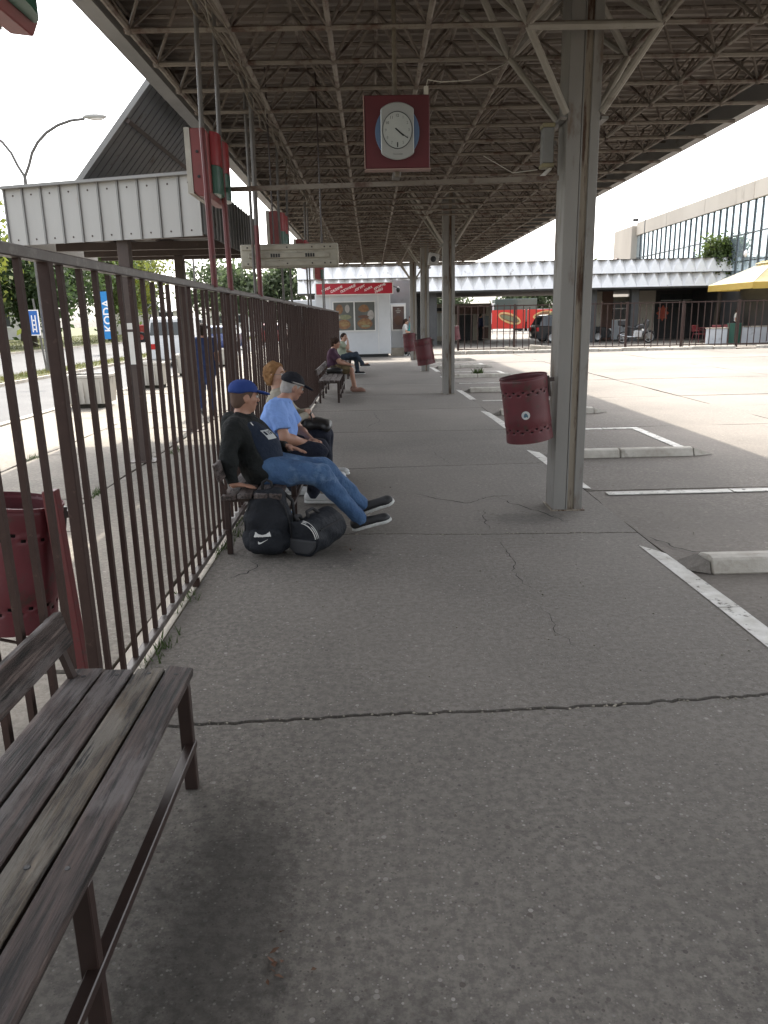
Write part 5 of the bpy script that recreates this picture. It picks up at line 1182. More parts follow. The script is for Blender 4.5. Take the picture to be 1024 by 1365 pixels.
# ---------------------------------------------------------------- station hall with the folded-metal fascia
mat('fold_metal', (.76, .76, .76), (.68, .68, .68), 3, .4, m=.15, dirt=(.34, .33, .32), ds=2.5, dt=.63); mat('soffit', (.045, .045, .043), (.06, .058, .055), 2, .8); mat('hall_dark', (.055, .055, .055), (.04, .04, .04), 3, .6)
hall = thing('station_hall', 'low open station hall with two rows of folded white metal pyramids', 'building', (9, 44, 0))
HX0, HX1, HY = -4.1, 25.5, 44.
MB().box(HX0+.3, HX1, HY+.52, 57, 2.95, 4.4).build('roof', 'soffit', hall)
pw_ = .66; nP = int((HX1-HX0)/pw_)
for row, (z0, z1) in enumerate(((3.02, 3.76), (3.78, 4.52))):
    for i in range(nP):
        x0 = HX0+i*pw_; x1 = x0+pw_; j = [random.uniform(-.015, .015) for _ in range(4)]
        # folded plate: an upright triangle standing forward, its two flanks folding back to the joints
        xm = (x0+x1)/2; B0 = (x0, HY+j[0], z0); B1 = (x1, HY+j[0], z0); T = (xm, HY+.12+j[1], z1); F0 = (x0, HY+.44, z1); F1 = (x1, HY+.44, z1)
        MB().add([B0, B1, T, F0, F1], [(0, 1, 2), (3, 0, 2), (2, 1, 4)]).build('fold_panel', 'fold_metal', hall)
    MB().box(HX0, HX1, HY+.12, HY+.5, z1+.001, z1+.018).build('rail', 'soffit', hall)  # dark strip drawn as the shadow line beneath the upper fold row
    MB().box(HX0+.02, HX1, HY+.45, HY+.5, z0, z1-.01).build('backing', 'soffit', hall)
MB().box(HX0, HX1, HY+.1, HY+.44, 2.93, 3.015).build('rail', 'soffit', hall)  # dark strip again, the shadow line beneath the lower fold row
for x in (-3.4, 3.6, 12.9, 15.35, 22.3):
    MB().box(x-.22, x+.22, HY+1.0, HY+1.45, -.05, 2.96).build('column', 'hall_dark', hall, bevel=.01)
# rear rooms on the right: pale wall panels, dark glazing
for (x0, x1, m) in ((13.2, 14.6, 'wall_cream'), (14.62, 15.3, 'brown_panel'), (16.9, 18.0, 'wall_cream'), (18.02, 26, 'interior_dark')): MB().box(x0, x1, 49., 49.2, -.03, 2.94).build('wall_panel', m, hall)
for (x0, x1) in ((15.32, 16.05), (16.07, 16.88)):
    w = MB().box(x0, x1, 48.98, 49.1, 1.2, 2.6).build('window', 'glass_dark', hall); MB().box(x0, x1, 48.95, 48.979, 1.86, 1.92).build('glazing_bar', 'frame_white', w); MB().box(x0, x1, 49., 49.15, -.03, 1.19).build('panel_below', 'kiosk_white', w)
for (x0, x1) in ((18.3, 19.6), (19.7, 21.)):
    w = MB().box(x0, x1, 48.9, 48.98, 1.9, 2.7).build('window', 'glass_dark', hall); MB().box(x0, x1, 48.87, 48.899, 2.3, 2.34).build('glazing_bar', 'frame_white', w)
ps = MB().box(17.95, 18.95, 48.85, 48.89, .95, 2.15).build('poster', 'interior_dark', hall)
mat('poster_orange', (.5, .1, .05), (.35, .06, .04), 6, .5)
MB().prism([(18.45+.42*math.cos(k*.393)*(1-.35*(k % 2)), 1.55+.5*math.sin(k*.393)*(1-.3*(k % 2))) for k in range(16)], 48.83, 48.849).build('poster_print', 'poster_orange', ps)
# left rear rooms behind the kiosk
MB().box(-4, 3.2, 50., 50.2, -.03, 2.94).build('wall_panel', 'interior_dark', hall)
for x in (-3, -1, 1.2, 2.2): 
    w = MB().box(x, x+.8, 49.93, 49.99, .9, 2.4).build('window', 'glass_dark', hall); MB().box(x-.04, x, 49.9, 49.99, .86, 2.44).build('glazing_bar', 'frame_white', w)

# snack stall under the hall
mat('stall_cream', (.36, .32, .26), (.3, .26, .2), 3, .7)
st = thing('snack_stall', 'brown and cream stall with glazed front under the hall roof', 'stall', (5.5, 53, 0))
MB().box(3.3, 8.3, 53.4, 55.5, -.03, 2.45).build('wall', 'stall_cream', st)
MB().box(5.75, 7.9, 53.36, 53.395, 1.75, 2.3).build('sign', 'brown_panel', st)
for (x0, x1, z0, z1, m) in ((3.7, 5.4, 1.98, 2.2, 'interior_dark'), (6.0, 7.0, -.02, 1.7, 'interior_dark'), (7.35, 8.1, .95, 1.6, 'poster_dark'), (7.4, 8.1, .1, .85, 'brown_panel')): MB().box(x0, x1, 53.36, 53.395, z0, z1).build('opening', m, st)
mat('glass_pale', (.34, .38, .37), (.42, .44, .42), 3, .15)
for x in (3.5, 4.1, 4.7): MB().box(x, x+.55, 53.36, 53.395, .3, 1.85).build('pane', 'glass_pale', st)
MB().box(5.35, 5.45, 53.34, 53.395, 0, 2.2).build('door_post', 'frame_white', st)

# ---------------------------------------------------------------- far railing
ff = thing('far_fence', 'dark steel railing across the far side of the bus apron', 'fence', (12, 35.6, 0))
FY = 35.6
for z in (2.04, .12): MB().box(4.0, 19.3, FY-.025, FY+.025, z-.025, z+.025).build('rail', 'fence_brown', ff)
fb = MB().box(-.017, .017, FY-.014, FY+.014, .1, 2.06).build('bar', 'fence_brown', ff); fb.location.x = -0.
x = 4.0; i = 0
while x < 19.3:
    o = fb if i == 0 else dup_mesh(fb, 'bar', ff, (0, 0, 0)); o.location = (x, random.uniform(-.01, .01), 0); o.rotation_euler.y = random.uniform(-.008, .008); x += .41*.5 if False else .3; i += 1
for x in (4.0, 6.6, 9.2, 11.8, 14.4, 17.0, 19.3): MB().box(x-.045, x+.045, FY-.045, FY+.045, -.1, 2.1).build('post', 'fence_brown', ff)
gt = thing('red_gate', 'rusty red railing panel at the right end of the far fence', 'gate', (20.4, 35.6, 0))
for z in (2.0, 1.3, .15): MB().box(19.36, 23., FY-.02, FY+.02, z-.02, z+.02).build('rail', 'pole_red', gt)
for k in range(14): MB().box(19.4+.26*k-.014, 19.4+.26*k+.014, FY-.014, FY+.014, .1, 2.0).build('bar', 'pole_red', gt)
for x in (19.42, 21.2): MB().box(x-.06, x+.06, FY-.05, FY+.05, -.05, 2.1).build('post', 'pole_red', gt)
t = thing('rubble_blocks', 'broken grey concrete blocks lying at the foot of the far fence', 'rubble', (7.5, 35.2, 0))
for (x, y, a, s) in ((6.4, 35.2, .3, .28), (7.6, 35.25, -.1, .34), (8.0, 35.1, .8, .3), (6.9, 35.1, 1.2, .18)):
    MB().box(-s, s, -s*.6, s*.6, 0, s*.8, Matrix.Translation((x, y, -.02)) @ Matrix.Rotation(a, 4, 'Z') @ Matrix.Rotation(.1, 4, 'Y')).build('block', 'kerb_grey', t, bevel=.03)

# ---------------------------------------------------------------- glazed office building on the right
mat('concrete_pale', (.52, .47, .4), (.44, .39, .33), .35, .85, dirt=(.26, .22, .18), ds=.55, dt=.58, dw=.12, st=(1, 1, .35)); mat('glass_sky', (.6, .7, .76), (.52, .62, .68), .3, .06, m=.75); mat('mullion', (.06, .07, .075), r=.5)
of = thing('office_building', 'long office building with blue glazed upper floor and stained concrete parapet', 'building', (20.5, 60, 0))
BX = 20.4
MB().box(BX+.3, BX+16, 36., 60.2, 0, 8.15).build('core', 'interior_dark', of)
y = 36.
while y < 60.1:
    MB().box(BX-.12, BX+16.2, y+.012, min(y+6.06, 60.2)-.012, 7.28, 8.2).build('parapet_panel', 'concrete_pale', of, bevel=.02); y += 6.06
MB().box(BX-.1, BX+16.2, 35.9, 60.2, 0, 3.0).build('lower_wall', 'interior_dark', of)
y = 37.; n_ = 0
while y < 59.9:
    for (z0, z1) in ((3.05, 4.2), (4.24, 5.6), (5.68, 7.25)):
        p = MB().add([(BX, y+.03, z0), (BX, y+.8, z0), (BX+random.uniform(-.006, .006), y+.8, z1), (BX+random.uniform(-.006, .006), y+.03, z1)], [(0, 1, 2, 3)]).build('pane', 'glass_sky', of)
    MB().box(BX-.06, BX+.08, y-.03, y+.03, 3.0, 7.27).build('mullion', 'mullion', of); y += .83
MB().box(BX-.03, BX+.08, 37, 60, 5.6, 5.68).build('transom', 'mullion', of)
MB().box(BX-.45, BX+4.5, 60.21, 64.5, 0, 8.0).build('stair_tower', 'concrete_pale', of, bevel=.03)
MB().box(BX-.47, BX-.44, 60.3, 64.4, 5.45, 5.55).build('string_course', 'wall_cream', of)
MB().tube([(BX+.3, 62, 8.0), (BX+.3, 62, 8.6)], .02, 5).build('antenna', 'black', of); MB().box(BX+.2, BX+.6, 61.9, 62.1, 8.5, 8.7).build('camera_head', 'black', of)
MB().tube([(BX-.6, 57, 4.4), (BX-.6, 57, 8.9)], .03, 6).build('mast', 'mullion', of)
MB().prism([(18.2, 4.3), (19.9, 4.3), (19.9, 5.9)], 63., 64.).build('gable', 'brown_panel', of)

# ---------------------------------------------------------------- cafe terrace with parasol
mat('parasol_yellow', (.62, .45, .12), (.55, .39, .09), 2, .7, trans=0.); mat('parasol_pale', (.68, .58, .33), (.62, .52, .28), 2, .7); leafy(MATS['parasol_yellow'], .4); leafy(MATS['parasol_pale'], .4); mat('banner_yellow', (.65, .38, .01), (.58, .33, .01), 2, .5); mat('print_brown', (.2, .14, .05), r=.6)
um = thing('cafe_parasol', 'large square yellow parasol with printed valance at the right edge', 'parasol', (20.3, 40., 0))
ux, uy, w2, ze, zt = 21.0, 40.1, 2.5, 2.95, 4.0
rim = [(-w2, -w2), (0, -w2*1.02), (w2, -w2), (w2*1.02, 0), (w2, w2), (0, w2*1.02), (-w2, w2), (-w2*1.02, 0)]
for i in range(8):
    a, b = rim[i], rim[(i+1) % 8]; q = .22
    pa, pb = (ux+a[0], uy+a[1], ze), (ux+b[0], uy+b[1], ze); ta, tb = (ux+a[0]*q, uy+a[1]*q, zt), (ux+b[0]*q, uy+b[1]*q, zt)
    mid = ((pa[0]+pb[0]+ta[0]+tb[0])/4, (pa[1]+pb[1]+ta[1]+tb[1])/4, (ze+zt)/2-.06)
    MB().add([pa, pb, tb, ta, mid], [(0, 1, 4), (1, 2, 4), (2, 3, 4), (3, 0, 4)]).build('canopy_gore', 'parasol_pale', um)
    MB().add([pa, pb, (pb[0]*.999+ux*.001, pb[1], ze-.3), (pa[0], pa[1], ze-.32)], [(0, 1, 2, 3)]).build('valance', 'parasol_yellow', um)
    MB().tube([pa, ta], .018, 5).build('rib', 'frame_white', um)
v = [(ux+a[0]*.34, uy+a[1]*.34, zt-.05) for a in rim]+[(ux, uy, zt+.42)]
MB().add(v, [(i, (i+1) % 8, 8) for i in range(8)]).build('vent_cap', 'parasol_pale', um)
MB().tube([(ux, uy, 0), (ux, uy, zt+.4)], .045, 8).build('pole', 'frame_white', um)
MB().box(ux-.5, ux+.5, uy-.5, uy+.5, -.02, .12).build('base', 'kerb_grey', um)
text('lettering', '1706', .26, 'print_brown', um, camface((19.95, uy-w2*1.015, 2.8)), .002, 0, .004)
text('lettering', '1706', .26, 'print_brown', um, camface((22.3, uy-w2*1.015, 2.8)), .002, 0, .004)
ft = thing('feather_banner', 'tall yellow banner hanging below the parasol', 'banner', (20.9, 37.6, 0))
MB().box(20.1, 20.2, 37.35, 37.45, .6, 2.7).build('pole', 'parasol_pale', ft); MB().box(20.22, 21.3, 37.38, 37.42, 1.0, 2.62).build('cloth', 'banner_yellow', ft); MB().lathe([(0, 0), (.3, 0), (.3, .06), (.05, .1), (.04, .6)], 12, Matrix.Translation((20.15, 37.4, -.02))).build('base', 'black', ft)
MB().prism([(20.5+.12*math.cos(k*.5), 1.85+.16*math.sin(k*.5)) for k in range(12)], 37.37, 37.379).build('emblem', 'parasol_pale', ft)
# globe lamp
gl = thing('globe_lamp', 'lamp post with round white globes above the parasol', 'street lamp', (20.8, 42.6, 0))
mat('globe', (.78, .74, .72), (.7, .67, .64), 4, .35)
MB().tube([(20.9, 42.6, 0), (20.9, 42.6, 4.75)], .05, 8).build('post', 'frame_white', gl)
for x, z in ((20.55, 4.6), (21.28, 4.72), (22.0, 4.8)):
    MB().ball((x, 42.6, z), .25, 18).build('globe', 'globe', gl, smooth=True); MB().tube([(20.9, 42.6, 4.3), (x, 42.6, z-.23)], .025, 6).build('arm', 'frame_white', gl)
# low walls, chairs, tables
for i, (x0, x1, z, lab) in enumerate(((16.9, 17.9, .75, 'short low grey wall block at the left of the cafe terrace'), (18.6, 21.0, .8, 'long low white wall in front of the red cafe chairs'))):
    t = thing('low_wall', lab, 'wall', ((x0+x1)/2, 38.6, 0)); MB().box(x0, x1, 38.5, 38.75, -.05, z).build('wall_body', 'kiosk_white', t, bevel=.02); MB().box(x0-.03, x1+.03, 38.47, 38.78, z+.001, z+.05).build('coping', 'kerb_grey', t)
t = thing('planter_tub', 'dark green tub between the two low cafe walls', 'tub', (18.25, 38.5, 0)); mat('tub_green', (.012, .06, .04), (.016, .075, .05), 4, .6)
MB().lathe([(.0, 0), (.28, 0), (.34, .95), (.36, .96), (.36, 1.02), (.31, 1.02), (.3, .9), (0, .9)], 16, Matrix.Translation((18.25, 38.5, -.02))).build('tub', 'tub_green', t, smooth='auto')
mat('chair_red', (.16, .02, .025), (.12, .018, .02), 5, .45)
def chair():
    t = thing('cafe_chair', 'x', 'chair', (0, 0, 0), 'red cafe chairs under the parasol')
    MB().box(-.23, .23, -.22, .22, .43, .47).build('seat', 'chair_red', t, bevel=.02); 
    MB().box(-.23, .23, .2, .235, .6, .95, Matrix.Rotation(R(-6), 4, 'X')).build('backrest', 'chair_red', t, bevel=.015)
    for x in (-.21, .21):
        for y in (-.2, .2): MB().tube([(x, y, .44), (x*1.1, y*1.15, 0)], .016, 6).build('leg', 'chair_red', t)
        MB().bar((x*1.08, -.2, .64), (x*1.08, .22, .66), .04, .025).build('armrest', 'chair_red', t); MB().tube([(x*1.08, -.19, .64), (x, -.2, .45)], .013, 5).build('arm_post', 'chair_red', t); MB().tube([(x*.95, .2, .45), (x*.95, .16, .8)], .013, 5).build('back_post', 'chair_red', t)
    return t
c0 = chair()
CH = [(17.6, 41.2, .4), (18.3, 40.6, 2.6), (19.0, 41.0, -.6), (20.6, 41.2, 1.2), (21.2, 40.4, 3.), (18.9, 39.9, 3.3)]
CL = ['leftmost red cafe chair beside the dark wall', 'red cafe chair second from the left, turned to the hall', 'red cafe chair at the left of the person in white', 'red cafe chair at the right of the person in white', 'rightmost red cafe chair near the yellow banner', 'front red cafe chair close behind the long low wall']
for i, (x, y, a) in enumerate(CH):
    c = c0 if i == 0 else copy_tree(c0); c.location = (x, y, -.02); c.rotation_euler.z = a; c['label'] = CL[i]
def table(x, y, lab):
    t = thing('cafe_table', lab, 'table', (x, y, 0), 'cafe tables under the parasol')
    MB().box(x-.4, x+.4, y-.4, y+.4, .72, .75).build('table_top', 'chair_red', t, bevel=.01); MB().tube([(x, y, .02), (x, y, .72)], .03, 8).build('stem', 'black', t); MB().box(x-.25, x+.25, y-.25, y+.25, -.02, .02).build('foot', 'black', t)
table(18.2, 41.6, 'cafe table between the left red chairs'); table(20.6, 40.5, 'cafe table below the yellow parasol')

# ---------------------------------------------------------------- banner wall and vehicles behind the hall
mat('banner_red', (.55, .03, .02), (.48, .025, .018), 1, .6); mat('bread', (.62, .45, .22), (.5, .3, .1), 4, .6); mat('meat', (.25, .08, .04), (.18, .1, .05), 6, .6)
bw = thing('banner_wall', 'bright red street banner with hot dog and burger pictures behind the hall', 'banner', (15, 75, 0))
for i, (x0, x1) in enumerate(((11.7, 14.95), (15.15, 18.9), (19., 22.))):
    p = MB().box(x0, x1, 75, 75.06, .35, 2.12).build('banner', 'banner_red', bw)
    xc = (x0+x1)/2
    if i == 0:
        for k, (rx, rz_, m) in enumerate(((1.1, .55, 'bread'), (.95, .36, 'meat'), (.9, .22, 'lettuce'))): MB().prism([(xc+.1+rx*math.cos(q*.42)-.28*rz_*math.sin(q*.42), 1.32+rz_*math.sin(q*.42)-.25*math.cos(q*.42)) for q in range(15)], 74.97-.01*k, 74.985-.01*k).build('food_print', m, p)
    elif i == 1:
        for k, (dx, dz, rx, rz_, m) in enumerate(((-.4, .28, .95, .35, 'bread'), (-.45, .3, .7, .22, 'bun'), (.6, .2, .5, .4, 'lettuce'), (1.4, -.5, .5, .42, 'bread'))): MB().prism([(xc+dx+rx*math.cos(q*.42), 1.32+dz+rz_*math.sin(q*.42)+.2*math.cos(q*.42)) for q in range(15)], 74.97-.01*k, 74.985-.01*k).build('food_print', m, p)
    for x in (x0+.1, x1-.1): MB().bar((x, 75.1, -.1), (x, 75.1, 2.15), .08, .08).build('post', 'frame_white', bw)
mat('car_glass', (.03, .035, .038), r=.06); mat('tail_red', (.4, .01, .01), r=.2); mat('head_lamp', (.7, .7, .68), r=.1); mat('rim_alloy', (.4, .4, .4), r=.35, m=.7)
def car(label, paint, loc, rz, kind='hatch', L_=4.3, H=1.5, Wd=1.76, group='cars'):
    """car along local x, nose at +x"""
    t = thing('car', label, 'car', (0, 0, 0), group); h = L_/2; w = Wd/2
    lower = {'hatch': [(-h, .35), (-h, .75), (-h+.08, .98), (h*.36, .93), (h*.8, .84), (h*.97, .68), (h, .45), (h-.05, .22), (-h+.1, .22)], 'van': [(-h, .3), (-h, 1.0), (-h+.02, 1.15), (h*.5, 1.1), (h*.85, .98), (h*.99, .75), (h, .4), (h-.05, .22), (-h+.1, .22)]}[kind]
    def loft(prof, ws, inner):
        n = len(prof); v = []
        for s, k in ((-1, inner), (-1, 1), (1, 1), (1, inner)):
            for (x, z), wk in zip(prof, ws): v.append((x*(1 if k == 1 else .985), s*wk*(k if k != 1 else 1), z*(1 if k == 1 else (1.0 if z < .4 else .995))))
        f = [tuple(range(n))[::-1]]+[(b*n+i, b*n+(i+1) % n, (b+1)*n+(i+1) % n, (b+1)*n+i) for b in range(3) for i in range(n)]+[tuple(3*n+i for i in range(n))]
        return MB().add(v, f)
    loft(lower, [w*(.9 if abs(x) > h*.9 else 1) for x, z in lower], .93).build('body', paint, t, smooth='auto', bevel=.02)
    if kind == 'hatch': cab = [(-h+.1, .97), (-h+.38, H-.09), (-h+.7, H), (h*.1, H-.01), (h*.24, H-.06), (h*.5, .92)]
    else: cab = [(-h+.01, 1.12), (-h+.06, H-.1), (-h+.2, H), (h*.4, H-.03), (h*.52, H-.1), (h*.8, 1.0)]
    n = len(cab); v = []
    for s in (-1, 1):
        for i, (x, z) in enumerate(cab): v.append((x, s*w*(.95 if i in (0, n-1) else .76), z))
    cb = MB().add(v, [tuple(range(n))[::-1], tuple(n+i for i in range(n))]+[(i, (i+1) % n, n+(i+1) % n, n+i) for i in range(n)]).build('cabin', paint, t, smooth='auto', bevel=.02)
    def at(i, j, a): return Vector((cab[i][0]*(1-a)+cab[j][0]*a, 0, cab[i][1]*(1-a)+cab[j][1]*a))
    for s in (-1, 1):                                          # side windows
        for xa, xb in ((.12, .36), (.4, .66), (.7, .93)) if kind == 'hatch' else ((.55, .72), (.74, .93)):
            xm, xn = cab[0][0]*(1-xa)+cab[-1][0]*xa, cab[0][0]*(1-xb)+cab[-1][0]*xb; zb = cab[0][1]+.05; zt_ = H-.14
            def sidey(z): q = (z-cab[0][1])/(H-cab[0][1]); return s*(w*(.95-.19*q)+.006)
            def topx(x): 
                lo_, hi_ = cab[1][0]+.08, cab[-2][0]-.06
                return min(max(x, lo_), hi_)
            MB().add([(xm, sidey(zb), zb), (xn, sidey(zb), zb), (topx(xn), sidey(zt_), zt_), (topx(xm), sidey(zt_), zt_)], [(0, 1, 2, 3)]).build('window', 'car_glass', t)
        for x in (-h*.62, h*.62):
            wh = MB().lathe([(.2, -.1), (.29, -.105), (.31, -.08), (.31, .08), (.29, .105), (.2, .1)], 20, Matrix.Translation((x, s*(w-.1), .31)) @ Matrix.Rotation(R(90), 4, 'X'), closed=True).build('wheel', 'rubber', t, smooth='auto')
            MB().lathe([(0, -.07), (.1, -.075), (.2, -.085), (.2, .085), (.1, .075), (0, .07)], 14, Matrix.Translation((x, s*(w-.1), .31)) @ Matrix.Rotation(R(90), 4, 'X')).build('rim', 'rim_alloy', wh)
        MB().box(h-.12, h+.01, s*w*.55-.2, s*w*.55+.2, .6, .74).build('headlight', 'head_lamp', t); MB().box(-h-.01, -h+.1, s*w*.72-.14, s*w*.72+.14, .68, .9).build('tail_light', 'tail_red', t)
        MB().box(h*.3, h*.38, s*(w+.02)-.06, s*(w+.02)+.06, .95, 1.06).build('mirror', paint, t)
    for i, j, nm in ((0, 1, 'rear_window'), (n-2, n-1, 'windscreen')):
        a, b = at(i, j, .15), at(i, j, .85); d = (at(i, j, 1)-at(i, j, 0)); nn = Vector((-d.z, 0, d.x)).normalized()*.012
        if nm == 'windscreen': pass
        q = [(a+nn)+Vector((0, -w*.82, 0)), (a+nn)+Vector((0, w*.82, 0)), (b+nn)+Vector((0, w*.74, 0)), (b+nn)+Vector((0, -w*.74, 0))]
        MB().add(q, [(0, 1, 2, 3)]).build(nm, 'car_glass', t)
    t.location = loc; t.rotation_euler.z = rz; return t
def paint(n, c): return mat(n, c, r=.3, coat=.6, spec=.5)
paint('paint_black', (.012, .013, .015)); paint('paint_white', (.6, .6, .6)); paint('paint_silver', (.35, .36, .37)); paint('paint_blue', (.03, .05, .16)); paint('paint_red', (.3, .03, .025)); paint('paint_green', (.03, .06, .055))
car('black hatchback parked under the hall behind the far fence', 'paint_black', (12.0, 46.5, -.02), R(6), H=1.62, L_=4.6)
car('white van parked beyond the red street banner', 'paint_white', (19.5, 88, -.1), R(2), 'van', 5.2, 2.35, 1.95)
car('second white van farther right beyond the hall columns', 'paint_white', (26.5, 86, -.1), R(4), 'van', 5.2, 2.5, 1.95)
# lorry
lo_ = thing('lorry', 'dark green lorry standing behind the red street banner', 'lorry', (15.5, 86, 0))
MB().box(13.6, 18.2, 85, 87.3, .9, 3.35).build('cargo_box', 'paint_green', lo_, bevel=.03); MB().prism([(12.0, .5), (13.5, .5), (13.5, 2.9), (12.8, 2.9), (12.15, 1.9), (12.0, 1.4)], 85.05, 87.2).build('cab', 'paint_white', lo_, bevel=.05); MB().prism([(12.45, 1.9), (13.3, 1.9), (13.3, 2.65), (12.85, 2.65)], 85.03, 85.049).build('window', 'car_glass', lo_)
MB().box(12.2, 18, 85.3, 87., .55, .88).build('chassis', 'black', lo_)
for x in (12.9, 16.4, 17.5):
    for y in (85.15, 87.1): MB().lathe([(.0, -.14), (.48, -.14), (.48, .14), (0, .14)], 18, Matrix.Translation((x, y, .4)) @ Matrix.Rotation(R(90), 4, 'X')).build('wheel', 'rubber', lo_)
# motorcycle
mo = thing('motorcycle', 'dark motorcycle with top case parked behind the far fence', 'motorcycle', (14.6, 42.2, 0))
def MT(x, z, y=0): return (14.55+x, 42.2+y, z-.02)
for x in (-.72, .72):
    wh = MB().lathe([(.25, -.06), (.30, -.065), (.325, 0), (.30, .065), (.25, .06)], 22, Matrix.Translation(MT(x, .325)) @ Matrix.Rotation(R(90), 4, 'X'), closed=True).build('wheel', 'rubber', mo, smooth='auto')
    MB().lathe([(.225, -.03), (.25, -.03), (.25, .03), (.225, .03)], 22, Matrix.Translation(MT(x, .325)) @ Matrix.Rotation(R(90), 4, 'X'), closed=True).build('rim', 'rim_alloy', wh)
    mb = MB()
    for k in range(5): a = 2*math.pi*k/5; mb.bar(MT(x, .325), MT(x+.23*math.cos(a), .325+.23*math.sin(a)), .02, .03, up=(0, 1, 0))
    mb.build('spoke', 'rim_alloy', wh); MB().lathe([(0, -.08), (.05, -.08), (.05, .08), (0, .08)], 12, Matrix.Translation(MT(x, .325)) @ Matrix.Rotation(R(90), 4, 'X')).build('hub', 'rim_alloy', wh)
for y in (-.09, .09): MB().tube([MT(.72, .325, y), MT(.5, .98, y)], .026, 8).build('fork', 'rim_alloy', mo)
MB().tube([MT(.5, 1.0, -.36), MT(.42, 1.06, -.2), MT(.47, 1.02, 0), MT(.42, 1.06, .2), MT(.5, 1.0, .36)], .018, 6).build('handlebar', 'black', mo)
MB().prism([(MT(-.1, 0)[0], .78), (MT(.1, 0)[0], .72), (MT(.45, 0)[0], .78), (MT(.42, 0)[0], .95), (MT(.2, 0)[0], 1.02), (MT(-.05, 0)[0], .9)], 42.05, 42.35).build('tank', 'paint_black', mo, bevel=.05)
MB().prism([(MT(-.75, 0)[0], .86), (MT(-.1, 0)[0], .74), (MT(.0, 0)[0], .8), (MT(-.3, 0)[0], .86), (MT(-.75, 0)[0], .95)], 42.07, 42.33).build('seat', 'black', mo, bevel=.03)
MB().prism([(MT(-.2, 0)[0], .3), (MT(.28, 0)[0], .28), (MT(.33, 0)[0], .65), (MT(-.15, 0)[0], .68)], 42.02, 42.38).build('engine', 'rim_alloy', mo, bevel=.04)
MB().prism([(MT(.3, 0)[0], .4), (MT(.62, 0)[0], .85), (MT(.66, 0)[0], 1.2), (MT(.5, 0)[0], 1.25), (MT(.4, 0)[0], .9)], 42.0, 42.4).build('fairing', 'paint_black', mo, bevel=.04)
MB().box(14.55-.98, 14.55-.58, 41.98, 42.42, .93, 1.24).build('top_case', 'black', mo, bevel=.05); MB().tube([MT(-.1, .35, -.16), MT(-.5, .36, -.2), MT(-1.0, .48, -.2)], .045, 8).build('exhaust', 'chrome', mo); MB().bar(MT(-.15, .42), MT(-.72, .325), .06, .05).build('swingarm', 'black', mo)
MB().prism([(MT(.45, 0)[0], .62), (MT(.75, 0)[0], .69), (MT(1.0, 0)[0], .56), (MT(.97, 0)[0], .53), (MT(.74, 0)[0], .655), (MT(.46, 0)[0], .59)], 42.12, 42.28).build('mudguard', 'paint_black', mo)
for y in (-.3, .3): MB().tube([MT(.44, 1.05, y), MT(.42, 1.25, y)], .008, 5).build('mirror_stalk', 'black', mo); MB().ball(MT(.42, 1.28, y), (.02, .06, .04), 8).build('mirror', 'black', mo)
MB().tube([MT(-.05, .3, -.12), MT(.0, .0, -.32)], .012, 5).build('side_stand', 'black', mo)

# ---------------------------------------------------------------- left side: planters, road sign, lamps, banner, traffic
mat('planter_concrete', (.5, .475, .43), (.4, .375, .33), 4, .85, b=.3, bs=40, dirt=(.2, .19, .17), ds=5, dt=.58, st=(1, 1, .4))
def planter():
    t = thing('concrete_planter', 'x', 'planter', (0, 0, 0), 'square concrete planters along the road')
    b = MB().box(-.38, .38, -.38, .38, .07, .58, top=(-.05, -.05)).build('tub', 'planter_concrete', t, bevel=.012)
    mb = MB()
    for a in ((-.44, .44, -.44, -.37), (-.44, .44, .37, .44), (-.44, -.37, -.369, .369), (.37, .44, -.369, .369)): mb.box(*a, .581, .64)
    mb.build('rim', 'planter_concrete', t, bevel=.008)
    for x in [-.33+.11*i for i in range(7)]:
        MB().box(x-.012, x+.012, -.43, -.405, .1, .57).build('groove_rib', 'planter_concrete', t)
    MB().box(-.36, .36, -.36, .36, .585, .6).build('soil', 'earth', t); MB().box(-.3, .3, -.3, .3, -.02, .069).build('foot', 'joint_dirt', t)
    return t
p0 = planter(); PLB = ['nearest concrete planter, left of the shelter posts', 'second concrete planter along the road, behind a shelter post', 'third concrete planter, beside the person in navy', 'fourth and smallest concrete planter far along the road']
for i, y in enumerate((15.5, 19.8, 24.2, 28.6)):
    c = p0 if i == 0 else copy_tree(p0); c.location = (-5.75, y, 0); c.rotation_euler.z = random.uniform(-.06, .1); c['label'] = PLB[i]
rs = thing('lane_sign', 'blue road sign with white lane arrows on the median', 'road sign', (-11.5, 27, 0))
mat('sign_blue', (.015, .12, .42), (.012, .1, .36), 3, .4)
MB().tube([(-11.45, 27., -.02), (-11.62, 27., 2.5)], .035, 8).build('post', 'pole_grey', rs)
Ms = camface((-11.75, 26.93, 1.85)); 
MB().box(-12.06, -11.5, 26.95, 26.975, 1.3, 2.1).build('plate', 'sign_blue', rs)
mb = MB()
for a in ((-12.08, -11.48, 2.1, 2.13), (-12.08, -11.48, 1.27, 1.3), (-12.08, -12.05, 1.3, 2.1), (-11.51, -11.48, 1.3, 2.1)): mb.box(a[0], a[1], 26.94, 26.976, a[2], a[3])
mb.build('border', 'letter_white', rs)
mb = MB()
for x in (-11.83, -11.72, -11.6):
    mb.box(x-.018, x+.018, 26.943, 26.949, 1.38, 1.95)
mb.bar((-11.83, 26.946, 1.75), (-11.98, 26.946, 1.98), .03, .006, up=(0, 1, 0)); mb.bar((-11.99, 26.946, 1.96), (-11.99, 26.946, 1.86), .03, .006, up=(0, 1, 0))
for z in (1.45, 1.6, 1.75): mb.box(-11.69, -11.63, 26.943, 26.949, z, z+.05)
mb.build('arrows', 'letter_white', rs)
kb = thing('blue_banner', 'tall blue advertising banner with white upright lettering across the road', 'banner', (-15.2, 45, 0))
